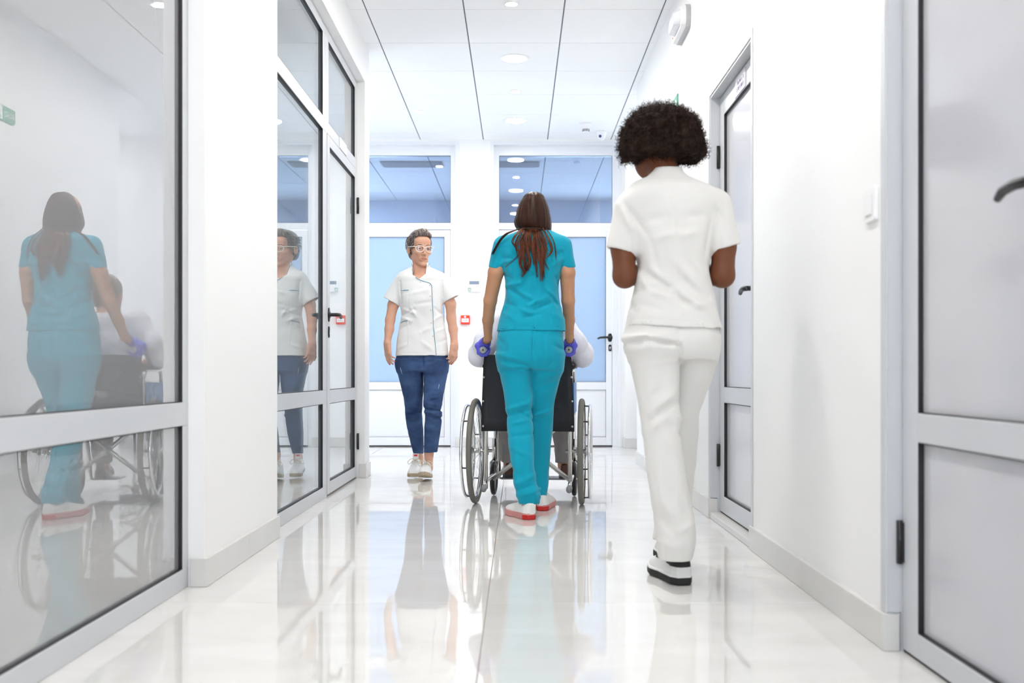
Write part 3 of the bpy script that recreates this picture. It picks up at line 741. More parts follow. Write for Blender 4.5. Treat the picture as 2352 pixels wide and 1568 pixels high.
# ------------------------------------------------------------------ smooth bodies from distance fields
f32 = np.float32
def P3(*a): return np.array(a, dtype=f32)
def rc(p, a, b, ra, rb):
    a = P3(*a); b = P3(*b); ab = b - a
    t = np.clip(((p - a) @ ab) / max(float(ab @ ab), 1e-12), 0, 1)
    q = p - a - t[:, None] * ab
    return np.sqrt((q * q).sum(1)) - (ra + t * (rb - ra))
def chain(p, pts, rs, k=0.006):
    d = None
    for i in range(len(pts) - 1):
        e = rc(p, pts[i], pts[i+1], rs[i], rs[i+1]); d = e if d is None else smin(d, e, k)
    return d
def ell(p, c, r, R=None):
    q = p - P3(*c)
    if R is not None: q = q @ R
    r = P3(*r)
    k0 = np.sqrt(((q / r) ** 2).sum(1)) + 1e-9; k1 = np.sqrt(((q / (r * r)) ** 2).sum(1)) + 1e-9
    return k0 * (k0 - 1) / k1
def rbox(p, c, hsz, r, R=None):
    q = p - P3(*c)
    if R is not None: q = q @ R
    q = np.abs(q) - (P3(*hsz) - r)
    return np.sqrt((np.maximum(q, 0) ** 2).sum(1)) + np.minimum(q.max(1), 0) - r
def smin(a, b, k):
    h = np.maximum(k - np.abs(a - b), 0) / k
    return np.minimum(a, b) - h * h * k * 0.25
def smax(a, b, k): return -smin(-a, -b, k)
def prof(p, keys, n=2.5, cap=(True, True), capr=0.004):
    """stack of superellipses along z; keys rows (z, cx, cy, half width, depth towards -y, depth towards +y)"""
    K = np.array(sorted(keys), dtype=np.float64)
    zs = np.linspace(K[0, 0], K[-1, 0], 160); z0 = K[:, 0]
    out = []
    for c in range(1, 6):
        v = K[:, c]; m = np.gradient(v, z0) if len(z0) > 2 else np.full(len(z0), (v[-1]-v[0])/(z0[-1]-z0[0]))
        i = np.clip(np.searchsorted(z0, zs) - 1, 0, len(z0) - 2); hh = z0[i+1] - z0[i]; t = (zs - z0[i]) / hh
        out.append((2*t**3-3*t**2+1)*v[i] + (t**3-2*t**2+t)*hh*m[i] + (-2*t**3+3*t**2)*v[i+1] + (t**3-t**2)*hh*m[i+1])
    z = p[:, 2]
    cx, cy, a, bn, bp = [np.interp(z, zs, o).astype(f32) for o in out]
    dx = p[:, 0] - cx; dy = p[:, 1] - cy
    b = np.where(dy < 0, bn, bp)
    r = np.sqrt(dx*dx + dy*dy) + 1e-7
    if n == 2.5:
        u = np.abs(dx / a); v = np.abs(dy / b); q = (u * u * np.sqrt(u) + v * v * np.sqrt(v)) ** f32(0.4) + f32(1e-7)
    else: q = (np.abs(dx / a) ** f32(n) + np.abs(dy / b) ** f32(n)) ** f32(1.0 / n) + f32(1e-7)
    d = r * (1 - 1 / q)
    d = np.maximum(d, -np.minimum(a, b))
    if cap[0]: d = smax(d, (K[0, 0] - z).astype(f32), capr)
    if cap[1]: d = smax(d, (z - K[-1, 0]).astype(f32), capr)
    return d
FOLD = 1.9
def wrink(p, L):
    """folds: L rows (x0, z0, x1, z1, sigma, height, side, yref); height > 0 is a ridge"""
    w = np.zeros(len(p), dtype=f32)
    X, Y, Z = p[:, 0], p[:, 1], p[:, 2]
    for (x0, z0, x1, z1, s, hgt, side, yref) in L:
        e = 2.6 * s
        k = np.nonzero((X > min(x0, x1) - e) & (X < max(x0, x1) + e) & (Z > min(z0, z1) - e) & (Z < max(z0, z1) + e) & ((Y - yref) * side > 0))[0]
        if not len(k): continue
        dx, dz = x1 - x0, z1 - z0; LL = dx*dx + dz*dz + 1e-12
        tc = np.clip(((X[k] - x0) * dx + (Z[k] - z0) * dz) / LL, 0, 1)
        dd = (X[k] - x0 - tc * dx) ** 2 + (Z[k] - z0 - tc * dz) ** 2
        f = FOLD if abs(hgt) > 0.0028 else 1.0
        w[k] += (f * hgt * np.exp(-dd / (s * s)) * (0.35 + 0.65 * np.sin(np.pi * np.clip(tc, 0.08, 0.92)))).astype(f32)
    return w
def snoise(p, s, seed=0):
    q = p * s
    a = np.sin(q[:, 0]*1.0 + 1.7*np.sin(q[:, 2]*0.9 + seed) + seed) * np.sin(q[:, 1]*1.1 + 1.3*np.sin(q[:, 0]*0.8 + 2*seed)) + np.sin(q[:, 2]*1.2 + 1.9*np.sin(q[:, 1]*1.3 + q[:, 0]*0.6) + 3*seed)
    return (a * 0.5).astype(f32)

def grid_mesh(fn, lo, hi, h, name='m'):
    """sparse sampling + surface nets; returns vertices (n,3), quads (m,4)"""
    B = 8
    lo = np.array(lo, float); hi = np.array(hi, float)
    nb = np.ceil((hi - lo) / (h * B)).astype(int); n = nb * B + 1
    c = [lo[i] + (np.arange(nb[i]) + 0.5) * B * h for i in range(3)]
    C = np.stack(np.meshgrid(*c, indexing='ij'), -1).reshape(-1, 3).astype(f32)
    dc = fn(C)
    act = np.nonzero(np.abs(dc) < B * h * 0.87 * 1.25 + 0.008)[0]
    D = np.full(tuple(n), 1.0, dtype=f32)
    sgn = np.where(dc < 0, -1.0, 1.0).reshape(nb)
    D[:nb[0]*B, :nb[1]*B, :nb[2]*B] = np.repeat(np.repeat(np.repeat(sgn, B, 0), B, 1), B, 2)
    off = np.stack(np.meshgrid(*[np.arange(B + 1)] * 3, indexing='ij'), -1).reshape(-1, 3)
    bi = np.stack(np.unravel_index(act, nb), -1)
    for s in range(0, len(bi), 700):
        idx = (bi[s:s+700, None, :] * B + off[None]).reshape(-1, 3)
        p = (lo + idx * h).astype(f32)
        D[idx[:, 0], idx[:, 1], idx[:, 2]] = fn(p)
    S = D < 0
    cnt = np.zeros(tuple(n - 1), dtype=np.int8)
    for a in (0, 1):
        for b in (0, 1):
            for e in (0, 1): cnt += S[a:n[0]-1+a, b:n[1]-1+b, e:n[2]-1+e]
    I = np.argwhere((cnt > 0) & (cnt < 8))
    acc = np.zeros((len(I), 3)); num = np.zeros(len(I))
    cor = [(0,0,0),(1,0,0),(0,1,0),(1,1,0),(0,0,1),(1,0,1),(0,1,1),(1,1,1)]
    val = [D[I[:,0]+a, I[:,1]+b, I[:,2]+e] for a, b, e in cor]
    for i in range(8):
        for j in range(i + 1, 8):
            df = [abs(cor[i][k] - cor[j][k]) for k in range(3)]
            if sum(df) != 1: continue
            m = (val[i] < 0) != (val[j] < 0)
            t = val[i][m] / (val[i][m] - val[j][m])
            acc[m] += np.array(cor[i]) + t[:, None] * (np.array(cor[j]) - np.array(cor[i])); num[m] += 1
    V = lo + (I + acc / num[:, None]) * h
    mp = np.full(tuple(n - 1), -1, dtype=np.int32); mp[I[:,0], I[:,1], I[:,2]] = np.arange(len(I))
    Q = []
    for ax in range(3):
        s0 = [slice(None)] * 3; s1 = [slice(None)] * 3; s0[ax] = slice(0, n[ax]-1); s1[ax] = slice(1, n[ax])
        A, Bq = S[tuple(s0)], S[tuple(s1)]
        E = np.argwhere(A != Bq)
        o1, o2 = [(1, 2), (2, 0), (0, 1)][ax]
        ok = (E[:, o1] > 0) & (E[:, o2] > 0) & (E[:, o1] < n[o1]-1) & (E[:, o2] < n[o2]-1)
        E = E[ok]; fl = A[E[:,0], E[:,1], E[:,2]]
        u = np.zeros(3, int); v = np.zeros(3, int); u[o1] = 1; v[o2] = 1
        g = lambda X: mp[X[:,0], X[:,1], X[:,2]]
        q = np.stack([g(E - u - v), g(E - v), g(E), g(E - u)], 1)
        q[~fl] = q[~fl][:, ::-1]
        Q.append(q)
    Q = np.concatenate(Q); Q = Q[(Q >= 0).all(1)]
    return V, Q

def raw_object(name, V, Q, mats, parent=None, origin=(0,0,0), attrs=None, smooth_iters=0, mat_idx=None):
    me = bpy.data.meshes.new(name)
    V = np.asarray(V, dtype=np.float64)
    if smooth_iters:
        for _ in range(smooth_iters):
            s = np.zeros_like(V); c = np.zeros(len(V))
            for a, b in ((0, 1), (1, 2), (2, 3), (3, 0)):
                np.add.at(s, Q[:, a], V[Q[:, b]]); np.add.at(c, Q[:, a], 1)
                np.add.at(s, Q[:, b], V[Q[:, a]]); np.add.at(c, Q[:, b], 1)
            V = V * 0.45 + 0.55 * s / np.maximum(c, 1)[:, None]
    W_ = (V - np.array(origin)).astype(f32)
    me.vertices.add(len(V)); me.vertices.foreach_set('co', W_.ravel())
    me.loops.add(Q.size); me.loops.foreach_set('vertex_index', Q.ravel().astype(np.int32))
    me.polygons.add(len(Q)); me.polygons.foreach_set('loop_start', np.arange(0, Q.size, 4, dtype=np.int32))
    me.polygons.foreach_set('use_smooth', np.ones(len(Q), dtype=bool))
    if mat_idx is not None: me.polygons.foreach_set('material_index', mat_idx.astype(np.int32))
    for m in (mats if isinstance(mats, (list, tuple)) else [mats]): me.materials.append(m)
    me.update(calc_edges=True)
    if attrs:
        for k, a in attrs.items():
            at = me.attributes.new(k, 'FLOAT', 'POINT'); at.data.foreach_set('value', a.astype(f32))
    return link(name, me, parent, (0, 0, 0) if parent else origin)

def sdf_object(name, fn, lo, hi, h, mats, parent=None, origin=(0,0,0), attr_fn=None, smooth_iters=1, mat_fn=None):
    V, Q = grid_mesh(fn, lo, hi, h, name)
    at = attr_fn(V) if attr_fn else None
    mi = mat_fn(V[Q].mean(1)) if mat_fn else None
    return raw_object(name, V, Q, mats, parent, origin, at, smooth_iters, mi)

def surf_y(fn, x, z, ya, yb, n=240):
    """first y on the way from ya to yb where the field turns negative"""
    t = np.linspace(ya, yb, n).astype(f32)
    p = np.stack([np.full(n, x), t, np.full(n, z)], 1).astype(f32)
    d = fn(p); i = np.argmax(d < 0)
    if d[i] >= 0 or i == 0: return None
    return float(t[i-1] + (t[i] - t[i-1]) * d[i-1] / (d[i-1] - d[i]))

def frame(u, n_):
    """rows u (along), w (side), n (normal) -> matrix whose columns are local axes"""
    u = Vector(u).normalized(); n_ = Vector(n_); n_ = (n_ - u * n_.dot(u)).normalized(); w = n_.cross(u)
    return np.array([[u[i], w[i], n_[i]] for i in range(3)], dtype=f32)

def hand(p, wrist, u, nrm, side=1, curl=(0.25, 0.3, 0.35, 0.4), thumb_curl=0.3, sc=1.0, tips=None, dr=0.0, spread=1.0):
    """open or curled hand; u along the fingers, nrm out of the palm, side = sign of the thumb side along w"""
    R = frame(u, nrm); w0 = P3(*wrist)
    q = (p - w0) @ R / sc
    q[:, 1] *= side
    d = rbox(q, (0.046, 0.0, 0.0), (0.046, 0.037, 0.013), 0.012)
    d = smin(d, rc(q, (-0.005, 0, 0), (0.03, 0, 0), 0.022, 0.022), 0.02)
    d = smin(d, ell(q, (0.035, 0.026, 0.008), (0.032, 0.018, 0.014)), 0.012)
    roots = [(0.088, 0.027), (0.093, 0.009), (0.090, -0.010), (0.082, -0.027)]
    lens = [0.070, 0.077, 0.071, 0.056]; rad = [0.0088, 0.009, 0.0086, 0.0075]
    for i in range(4):
        a = curl[i]; x, y = roots[i]; pos = np.array([x - 0.006, y, 0.0]); ang = a * 0.6; sp = (1.5 - i) * 0.05 * spread
        fd = None
        for sgm, fr_ in enumerate((0.46, 0.30, 0.24)):
            dv = np.array([math.cos(ang), math.sin(sp), math.sin(ang)]); L = lens[i] * fr_
            nx = pos + dv * L
            r0 = rad[i] * (1 - 0.1 * sgm); r1 = rad[i] * (1 - 0.1 * (sgm + 1))
            e = rc(q, pos, nx, r0 + dr, r1 + dr); fd = e if fd is None else smin(fd, e, 0.003)
            pos = nx; ang += a * (1.1 if sgm == 0 else 0.8)
        if tips is not None:
            pp = pos + np.array([-math.sin(ang) * -0.0, 0, 0]); nn = np.array([math.sin(ang), 0, -math.cos(ang)]) * rad[i] * 0.7
            t_ = (pp + nn) * sc; t_[1] *= side; tips.append(np.array(wrist) + R.astype(float) @ t_)
        d = smin(d, fd, 0.006)
    a = thumb_curl
    p0 = np.array([0.022, 0.026, 0.006]); p1 = p0 + np.array([0.034, 0.026, 0.012]); p2 = p1 + np.array([0.028 * math.cos(a), 0.014 * math.cos(a), 0.02 * math.sin(a)]); p3 = p2 + np.array([0.022, 0.002, 0.008])
    d = smin(d, chain(q, [p0, p1, p2, p3], [0.014, 0.0115, 0.0098, 0.0078], 0.004), 0.010)
    if tips is not None:
        t_ = (p3 + np.array([0, 0.006, -0.003])) * sc; t_[1] *= side; tips.append(np.array(wrist) + R.astype(float) @ t_)
    return d * sc

def fist(p, c, wrist, outer, dr=0.0):
    """hand closed round a bar that runs along y through c; outer = -1 / +1 is the knuckle side in x"""
    q = p - P3(*c); q[:, 0] *= outer               # now the back of the hand is towards +x
    w = np.array(wrist, float) - np.array(c, float); w[0] *= outer
    d = None
    for i, yy in enumerate((0.064, 0.044, 0.024, 0.006)):   # index finger farthest along +y
        R_ = 0.027 + (0.001 if i in (1, 2) else 0)
        kn = (0.034, yy + 0.004, 0.022)
        pts = [kn]
        for a in (15, -30, -75, -120, -160):
            pts.append((R_ * math.cos(math.radians(a)), yy, R_ * math.sin(math.radians(a))))
        e = chain(q, pts, [0.0115 + dr, 0.0105 + dr, 0.0105 + dr, 0.0100 + dr, 0.0092 + dr, 0.0085 + dr], 0.004)
        d = e if d is None else smin(d, e, 0.005)
    palm = smin(rc(q, (0.026, 0.055, 0.026), (w[0] * 0.5 + 0.006, 0.03, w[2] * 0.62), 0.019 + dr, 0.024 + dr), rc(q, (0.024, 0.012, 0.026), (w[0] * 0.5 + 0.004, 0.018, w[2] * 0.62), 0.017 + dr, 0.022 + dr), 0.02)
    palm = smin(palm, rc(q, (w[0] * 0.5 + 0.005, 0.024, w[2] * 0.6), (w[0], w[1], w[2]), 0.024 + dr, 0.0225 + dr), 0.02)
    d = smin(d, palm, 0.010)
    th = chain(q, [(w[0] * 0.5 - 0.008, 0.035, w[2] * 0.6), (-0.018, 0.052, 0.026), (-0.024, 0.066, 0.004), (-0.016, 0.074, -0.018)], [0.016 + dr, 0.0125 + dr, 0.011 + dr, 0.009 + dr], 0.006)
    return smin(d, th, 0.008)

def shoe_field(p, heel, yaw, L=0.255, W=0.088, H=0.095, pitch=0.0, toe_h=0.045, lift=0.0):
    """returns local coords (f, s, z) and the upper / sole fields; f runs heel (0) to toe (L)"""
    c, s = math.cos(yaw), math.sin(yaw)
    q = p - P3(*heel)
    f = q[:, 0] * s + q[:, 1] * c; sd = q[:, 0] * c - q[:, 1] * s; z = q[:, 2]
    cp, sp = math.cos(pitch), math.sin(pitch)
    f2 = f * cp + z * sp; z2 = -f * sp + z * cp
    return np.stack([f2, sd, z2], 1).astype(f32)
def sole_d(q, L, W, t0=0.0, t1=0.026, wk=1.0):
    f = q[:, 0] / L
    hw = W / 2 * np.interp(f, [-0.02, 0.0, 0.12, 0.3, 0.5, 0.72, 0.88, 0.97, 1.02], [0.02, 0.45, 0.78, 0.80, 0.80, 1.0, 0.86, 0.5, 0.05]) * wk
    d = np.abs(q[:, 1]) - hw
    d = np.maximum(d, np.maximum(-q[:, 0], q[:, 0] - L))
    spring = 0.012 * np.clip((f - 0.7) / 0.3, 0, 1) ** 2
    return smax(d * 0.8, np.maximum(t0 + spring - q[:, 2], q[:, 2] - t1 - spring), 0.006)
def upper_d(q, L, W, H, toe_h, base=0.018, collar=0.36):
    f = q[:, 0] / L
    hw = W / 2 * np.interp(f, [-0.02, 0.02, 0.12, 0.3, 0.5, 0.72, 0.88, 0.97, 1.0], [0.05, 0.50, 0.74, 0.76, 0.78, 0.95, 0.80, 0.48, 0.1])
    tp = np.interp(f, [0, 0.05, 0.2, collar, 0.5, 0.7, 0.9, 1.0], [H * 0.9, H * 0.96, H * 0.9, H * 1.04, H * 0.86, toe_h * 1.25, toe_h, toe_h * 0.55])
    hh = np.maximum(tp - base, 0.01)
    zz = np.clip((q[:, 2] - base) / hh, 0, 2)
    wz = hw * np.sqrt(np.maximum(1 - 0.72 * np.clip(zz, 0, 1) ** 2.2, 0.02))
    d = np.maximum(np.abs(q[:, 1]) - wz, q[:, 2] - tp)
    d = np.maximum(d, base - 0.004 - q[:, 2])
    d = np.maximum(d, np.maximum(-q[:, 0], q[:, 0] - L))
    return d * 0.75
# ------------------------------------------------------------------ people
def cloth(name, col, rough=0.85, noise=None, bump=(900, 0.25, 0.0008)):
    return pmat(name, col, rough, spec=0.25, noise=noise, bump=bump, sheen=0.15)
def skin_mat(name, col, lip=None, nail=None):
    m, n, l, p = new_mat(name)
    p.inputs['Roughness'].default_value = 0.5; p.inputs['Specular IOR Level'].default_value = 0.35
    p.inputs['Subsurface Weight'].default_value = 0.12; p.inputs['Subsurface Radius'].default_value = (0.02, 0.008, 0.004)
    tc = n.new('ShaderNodeTexCoord'); t = n.new('ShaderNodeTexNoise'); t.inputs['Scale'].default_value = 18; t.inputs['Detail'].default_value = 3
    l.new(tc.outputs['Object'], t.inputs['Vector'])
    mx = n.new('ShaderNodeMix'); mx.data_type = 'RGBA'
    mx.inputs['A'].default_value = tuple(c * 0.92 for c in col[:3]) + (1,); mx.inputs['B'].default_value = tuple(min(1, c * 1.07) for c in col[:3]) + (1,)
    l.new(t.outputs['Fac'], mx.inputs['Factor']); cur = mx.outputs['Result']
    for (a, c) in (('lips', lip), ('nails', nail)):
        if c is None: continue
        at = n.new('ShaderNodeAttribute'); at.attribute_name = a
        m2 = n.new('ShaderNodeMix'); m2.data_type = 'RGBA'; m2.inputs['B'].default_value = c
        l.new(at.outputs['Fac'], m2.inputs['Factor']); l.new(cur, m2.inputs['A']); cur = m2.outputs['Result']
    l.new(cur, p.inputs['Base Color'])
    return m
def hair_mat(name, c0, c1, rough=0.38, scale=(60, 60, 3), spec=0.3):
    m, n, l, p = new_mat(name)
    tc = n.new('ShaderNodeTexCoord'); mp = n.new('ShaderNodeMapping'); mp.inputs['Scale'].default_value = scale
    l.new(tc.outputs['Object'], mp.inputs['Vector'])
    t = n.new('ShaderNodeTexNoise'); t.inputs['Scale'].default_value = 1.0; t.inputs['Detail'].default_value = 4
    l.new(mp.outputs['Vector'], t.inputs['Vector'])
    cr = n.new('ShaderNodeValToRGB'); cr.color_ramp.elements[0].position = 0.3; cr.color_ramp.elements[0].color = c0
    cr.color_ramp.elements[1].position = 0.72; cr.color_ramp.elements[1].color = c1
    l.new(t.outputs['Fac'], cr.inputs['Fac']); l.new(cr.outputs['Color'], p.inputs['Base Color'])
    p.inputs['Roughness'].default_value = rough; p.inputs['Specular IOR Level'].default_value = spec
    b = n.new('ShaderNodeBump'); b.inputs['Strength'].default_value = 0.5; b.inputs['Distance'].default_value = 0.002
    l.new(t.outputs['Fac'], b.inputs['Height']); l.new(b.outputs['Normal'], p.inputs['Normal'])
    return m
def kk(py, pl, pr, d, bn, bp):
    x0, x1 = WX(pl, d), WX(pr, d); return (WZ(py, d), (x0 + x1) / 2, d, (x1 - x0) / 2, bn, bp)
def pt(px, py, d): return (WX(px, d), d, WZ(py, d))
def bbox_from(fn_pts, pad=0.1): pass
def folds(rows, conv, d, side, yref):
    out = []
    for (x0, y0, x1, y1, s, hgt) in rows:
        a = conv(x0, y0); b = conv(x1, y1)
        out.append((WX(a[0], d), WZ(a[1], d), WX(b[0], d), WZ(b[1], d), s, hgt, side, yref))
    return out
def inset(keys, e): return [(z, cx, cy, max(a - e, 0.02), max(b1 - e, 0.02), max(b2 - e, 0.02)) for (z, cx, cy, a, b1, b2) in keys]
def plane_cut(p, pos, nrm):
    n_ = Vector(nrm).normalized(); return ((p - P3(*pos)) @ P3(*n_))
def bez(pts, n):
    """Catmull-Rom through points"""
    P = [np.array(q, float) for q in pts]; P = [2*P[0]-P[1]] + P + [2*P[-1]-P[-2]]; out = []
    for k in range(n):
        t = k / (n - 1) * (len(P) - 3); i = min(int(t), len(P) - 4); u = t - i
        a, b, c, d = P[i:i+4]
        out.append(0.5*((2*b)+(-a+c)*u+(2*a-5*b+4*c-d)*u*u+(-a+3*b-3*c+d)*u**3))
    return out

# ================================================================== nurse in teal, seen from behind, pushing the wheelchair
dT = 5.03
ORG = (WX(1217, dT), dT, 0.0)
M_teal = cloth('teal_cotton', srgb(0, 152, 178), noise=(5, 0.06))
M_skinT = skin_mat('light_tan_skin', srgb(192, 142, 110))
M_glove = pmat('blue_violet_nitrile', srgb(88, 88, 205), 0.5, bump=(60, 0.25, 0.002))
gripL = WCP(-0.228, -0.158, 0.835); gripR = WCP(0.228, -0.158, 0.835)
wrL = (WX(1121, 5.25), 5.235, WZ(776, 5.25)); wrR = (WX(1308, 5.2), 5.185, WZ(774, 5.2))
armL = [pt(1160, 584, 5.03), pt(1139, 625, 5.03), pt(1126, 690, 5.08), pt(1121, 735, 5.16), wrL]
armR = [pt(1285, 584, 5.03), pt(1303, 625, 5.03), pt(1305, 690, 5.06), pt(1307, 735, 5.13), wrR]
ra = [0.043, 0.039, 0.033, 0.029, 0.0205]
t_top = [kk(529, 1196, 1264, 5.04, .05, .05), kk(535, 1180, 1277, 5.035, .065, .06), kk(544, 1159, 1291, dT, .082, .075), kk(563, 1149, 1299, dT, .100, .092), kk(590, 1151, 1295, dT, .108, .105),
         kk(625, 1157, 1288, dT, .108, .115), kk(650, 1161, 1284, dT, .102, .112), kk(675, 1161.5, 1283.5, dT, .097, .108), kk(695, 1158, 1286, dT, .097, .106), kk(713, 1153, 1291, dT, .102, .106), kk(739, 1145, 1297, dT, .114, .110), kk(761, 1140.5, 1299.5, dT, .122, .112)]
pelT = [kk(748, 1147, 1292, dT, .110, .105), kk(775, 1141.5, 1294.5, dT, .124, .105), kk(800, 1140, 1295.5, dT, .132, .105), kk(825, 1141, 1295, dT, .128, .10), kk(848, 1147, 1291, dT, .105, .09)]
legTL = [kk(815, 1141, 1219, 5.03, .115, .09), kk(840, 1143.5, 1221, 5.03, .105, .09), kk(863, 1149, 1222, 5.03, .092, .09), kk(911, 1158, 1222, 5.025, .078, .085), kk(943, 1162, 1222, 5.015, .068, .078), kk(966, 1164, 1224, 5.0, .064, .074), kk(991, 1165, 1225, 4.98, .066, .068), kk(1039, 1170.5, 1227, 4.94, .066, .062),
         kk(1087, 1177, 1230, 4.905, .060, .06), kk(1118, 1182, 1238, 4.89, .058, .062), kk(1136, 1187, 1240, 4.885, .057, .066), kk(1156, 1191, 1239, 4.888, .052, .072)]
legTR = [kk(815, 1219, 1295, 5.05, .112, .09), kk(840, 1217, 1294, 5.055, .10, .09), kk(863, 1214, 1289, 5.06, .092, .09), kk(895, 1212, 1280, 5.08, .082, .088), kk(927, 1211, 1273, 5.10, .072, .08), kk(959, 1211, 1270.6, 5.125, .066, .076), kk(1000, 1213, 1268, 5.15, .066, .066), kk(1039, 1216, 1264, 5.17, .062, .06),
         kk(1087, 1219, 1261, 5.19, .056, .058), kk(1118, 1220, 1259, 5.20, .056, .06), kk(1156, 1223, 1252, 5.21, .055, .065)]
headT = (WX(1224, 5.06), 5.07, WZ(492, 5.05))
def f_bodyT(p):
    d = prof(p, inset(t_top[2:], 0.024)); d = smin(d, prof(p, inset(pelT[:-1], 0.026)), 0.03)
    for lg in (legTL, legTR): d = smin(d, prof(p, inset(lg[:-1], 0.022)), 0.02)
    d = smin(d, rc(p, (headT[0], 5.05, 1.33), (headT[0], 5.06, 1.46), 0.05, 0.048), 0.03)
    h = ell(p, (headT[0], headT[1], headT[2] + 0.02), (0.074, 0.095, 0.09)); h = smin(h, ell(p, (headT[0], headT[1] + 0.055, headT[2] - 0.045), (0.058, 0.055, 0.075)), 0.04)
    d = smin(d, h, 0.03)
    for am in (armL, armR): d = smin(d, chain(p, am, ra, 0.012), 0.02)
    d = smin(d, fist(p, gripL, wrL, -1, -0.0025), 0.012); d = smin(d, fist(p, gripR, wrR, 1, -0.0025), 0.012)
    for (hx, hy, hz) in ((0.046, 4.885, 0.085), (0.116, 5.21, 0.085)):
        d = smin(d, rc(p, (hx, hy, hz), (hx, hy + 0.01, 0.05), 0.027, 0.026), 0.015)
    return d
LO, HI = (-0.32, 4.72, 0.0), (0.42, 5.45, 1.68)
teal = sdf_object('person', f_bodyT, LO, HI, 0.0045, M_skinT, None, ORG)
tag(teal, 'nurse in teal scrubs with long brown hair and violet gloves pushing the wheelchair', 'person')
C7 = lambda x, y: (1050 + x / 3.92, 420 + y / 3.92)
C8 = lambda x, y: (1050 + x / 3.137, 720 + y / 3.137)
WT = folds([(445, 935, 620, 905, .011, .005), (470, 960, 600, 1050, .012, -.006), (560, 1000, 700, 1065, .012, .006), (640, 1115, 800, 1040, .012, .006), (700, 1155, 860, 1080, .011, -.006), (520, 1130, 680, 1190, .013, .006),
            (440, 1080, 560, 1150, .012, -.005), (600, 1225, 740, 1190, .011, -.005), (790, 960, 880, 1050, .010, .005), (830, 1010, 910, 1120, .010, -.006), (415, 680, 560, 720, .011, -.005), (830, 690, 930, 640, .011, -.005),
            (400, 740, 520, 700, .010, .005), (860, 760, 940, 700, .010, .005), (420, 1180, 520, 1240, .012, .005), (840, 1180, 950, 1230, .012, .005), (600, 860, 760, 850, .014, -.004), (470, 1050, 430, 1200, .010, -.004), (880, 860, 930, 960, .009, -.005), (430, 820, 500, 880, .010, -.005),
            (690, 470, 690, 1330, .0045, -.0022), (370, 592, 530, 600, .0045, -.0025), (860, 590, 972, 588, .0045, -.0025), (515, 640, 515, 1300, .005, -.0015), (822, 990, 826, 1330, .005, -.0022), (360, 1262, 690, 1308, .0045, -.0018), (690, 1308, 972, 1305, .0045, -.0018)], C7, dT, -1, dT)
def hem_sleeve(p, a, b, ra_, rb_, wall=0.009):
    d = rc(p, a, b, ra_, rb_); u = (Vector(b) - Vector(a)).normalized()
    d = smax(d, plane_cut(p, b, u), 0.004)
    return smax(d, -rc(p, tuple(Vector(b) - u * 0.004), tuple(Vector(b) + u * 0.05), rb_ - wall, rb_ - wall), 0.003)
slL = (pt(1157, 566, dT), pt(1139, 619, dT)); slR = (pt(1289, 566, dT), pt(1304.5, 618, dT))
def f_topT(p):
    d = prof(p, t_top)
    for s_, am in ((slL, armL), (slR, armR)):
        d = smin(d, hem_sleeve(p, s_[0], s_[1], 0.056, 0.0405), 0.022)
    d = d - wrink(p, WT) - 0.0016 * snoise(p, 42, 1.3)
    inn = prof(p, inset(t_top[-3:], 0.006), cap=(False, True)); inn = np.maximum(inn, p[:, 2] - (t_top[-1][0] + 0.02))
    return smax(d, -inn, 0.003)
top = sdf_object('scrub_top', f_topT, (-0.2, 4.86, 0.90), (0.35, 5.2, 1.45), 0.004, M_teal, teal, ORG)
def C8L(rows): return folds(rows, C8, 5.0, -1, 5.06)
WTr = C8L([(365, 335, 520, 380, .008, -.006), (335, 415, 530, 395, .009, -.006), (330, 370, 480, 420, .011, .005), (545, 200, 545, 360, .008, -.004), (545, 130, 545, 260, .006, -.004), (330, 110, 345, 250, .006, -.002), (620, 140, 632, 330, .005, -.002), (632, 155, 770, 175, .005, -.002),
           (360, 690, 520, 640, .010, .006), (365, 735, 530, 690, .010, -.006), (380, 790, 520, 760, .011, .005), (440, 700, 545, 770, .010, -.005), (560, 745, 680, 700, .011, .006), (570, 790, 690, 770, .011, -.006), (600, 830, 685, 830, .010, .005), (380, 880, 540, 860, .011, -.004),
           (390, 960, 520, 1010, .012, .004), (420, 1200, 590, 1130, .013, .005), (430, 1290, 600, 1240, .011, .0045), (430, 1250, 560, 1200, .010, -.004), (590, 470, 745, 430, .012, .004), (570, 540, 730, 480, .012, -.005), (300, 300, 420, 330, .012, .004),
           (560, 1000, 580, 1260, .009, -.005), (620, 1040, 600, 1300, .009, .005), (540, 560, 520, 700, .010, .004), (660, 150, 640, 330, .010, .002), (300, 180, 350, 240, .010, -.004), (690, 230, 760, 260, .010, -.004), (385, 1090, 480, 1180, .012, -.004)])
def f_trT(p):
    l1 = prof(p, legTL); l2 = prof(p, legTR)
    d = smin(prof(p, pelT), smin(l1, l2, 0.010), 0.03)
    d = d - wrink(p, WTr) - 0.0018 * snoise(p, 38, 2.1)
    for lg in (legTL, legTR):
        k0 = lg[-1]; inn = prof(p, inset(lg[-3:], 0.007), cap=(False, True)); inn = np.maximum(inn, p[:, 2] - (k0[0] + 0.03)); d = smax(d, -inn, 0.003)
    return d
sdf_object('trousers', f_trT, (-0.17, 4.78, 0.03), (0.35, 5.32, 0.98), 0.0042, M_teal, teal, ORG)
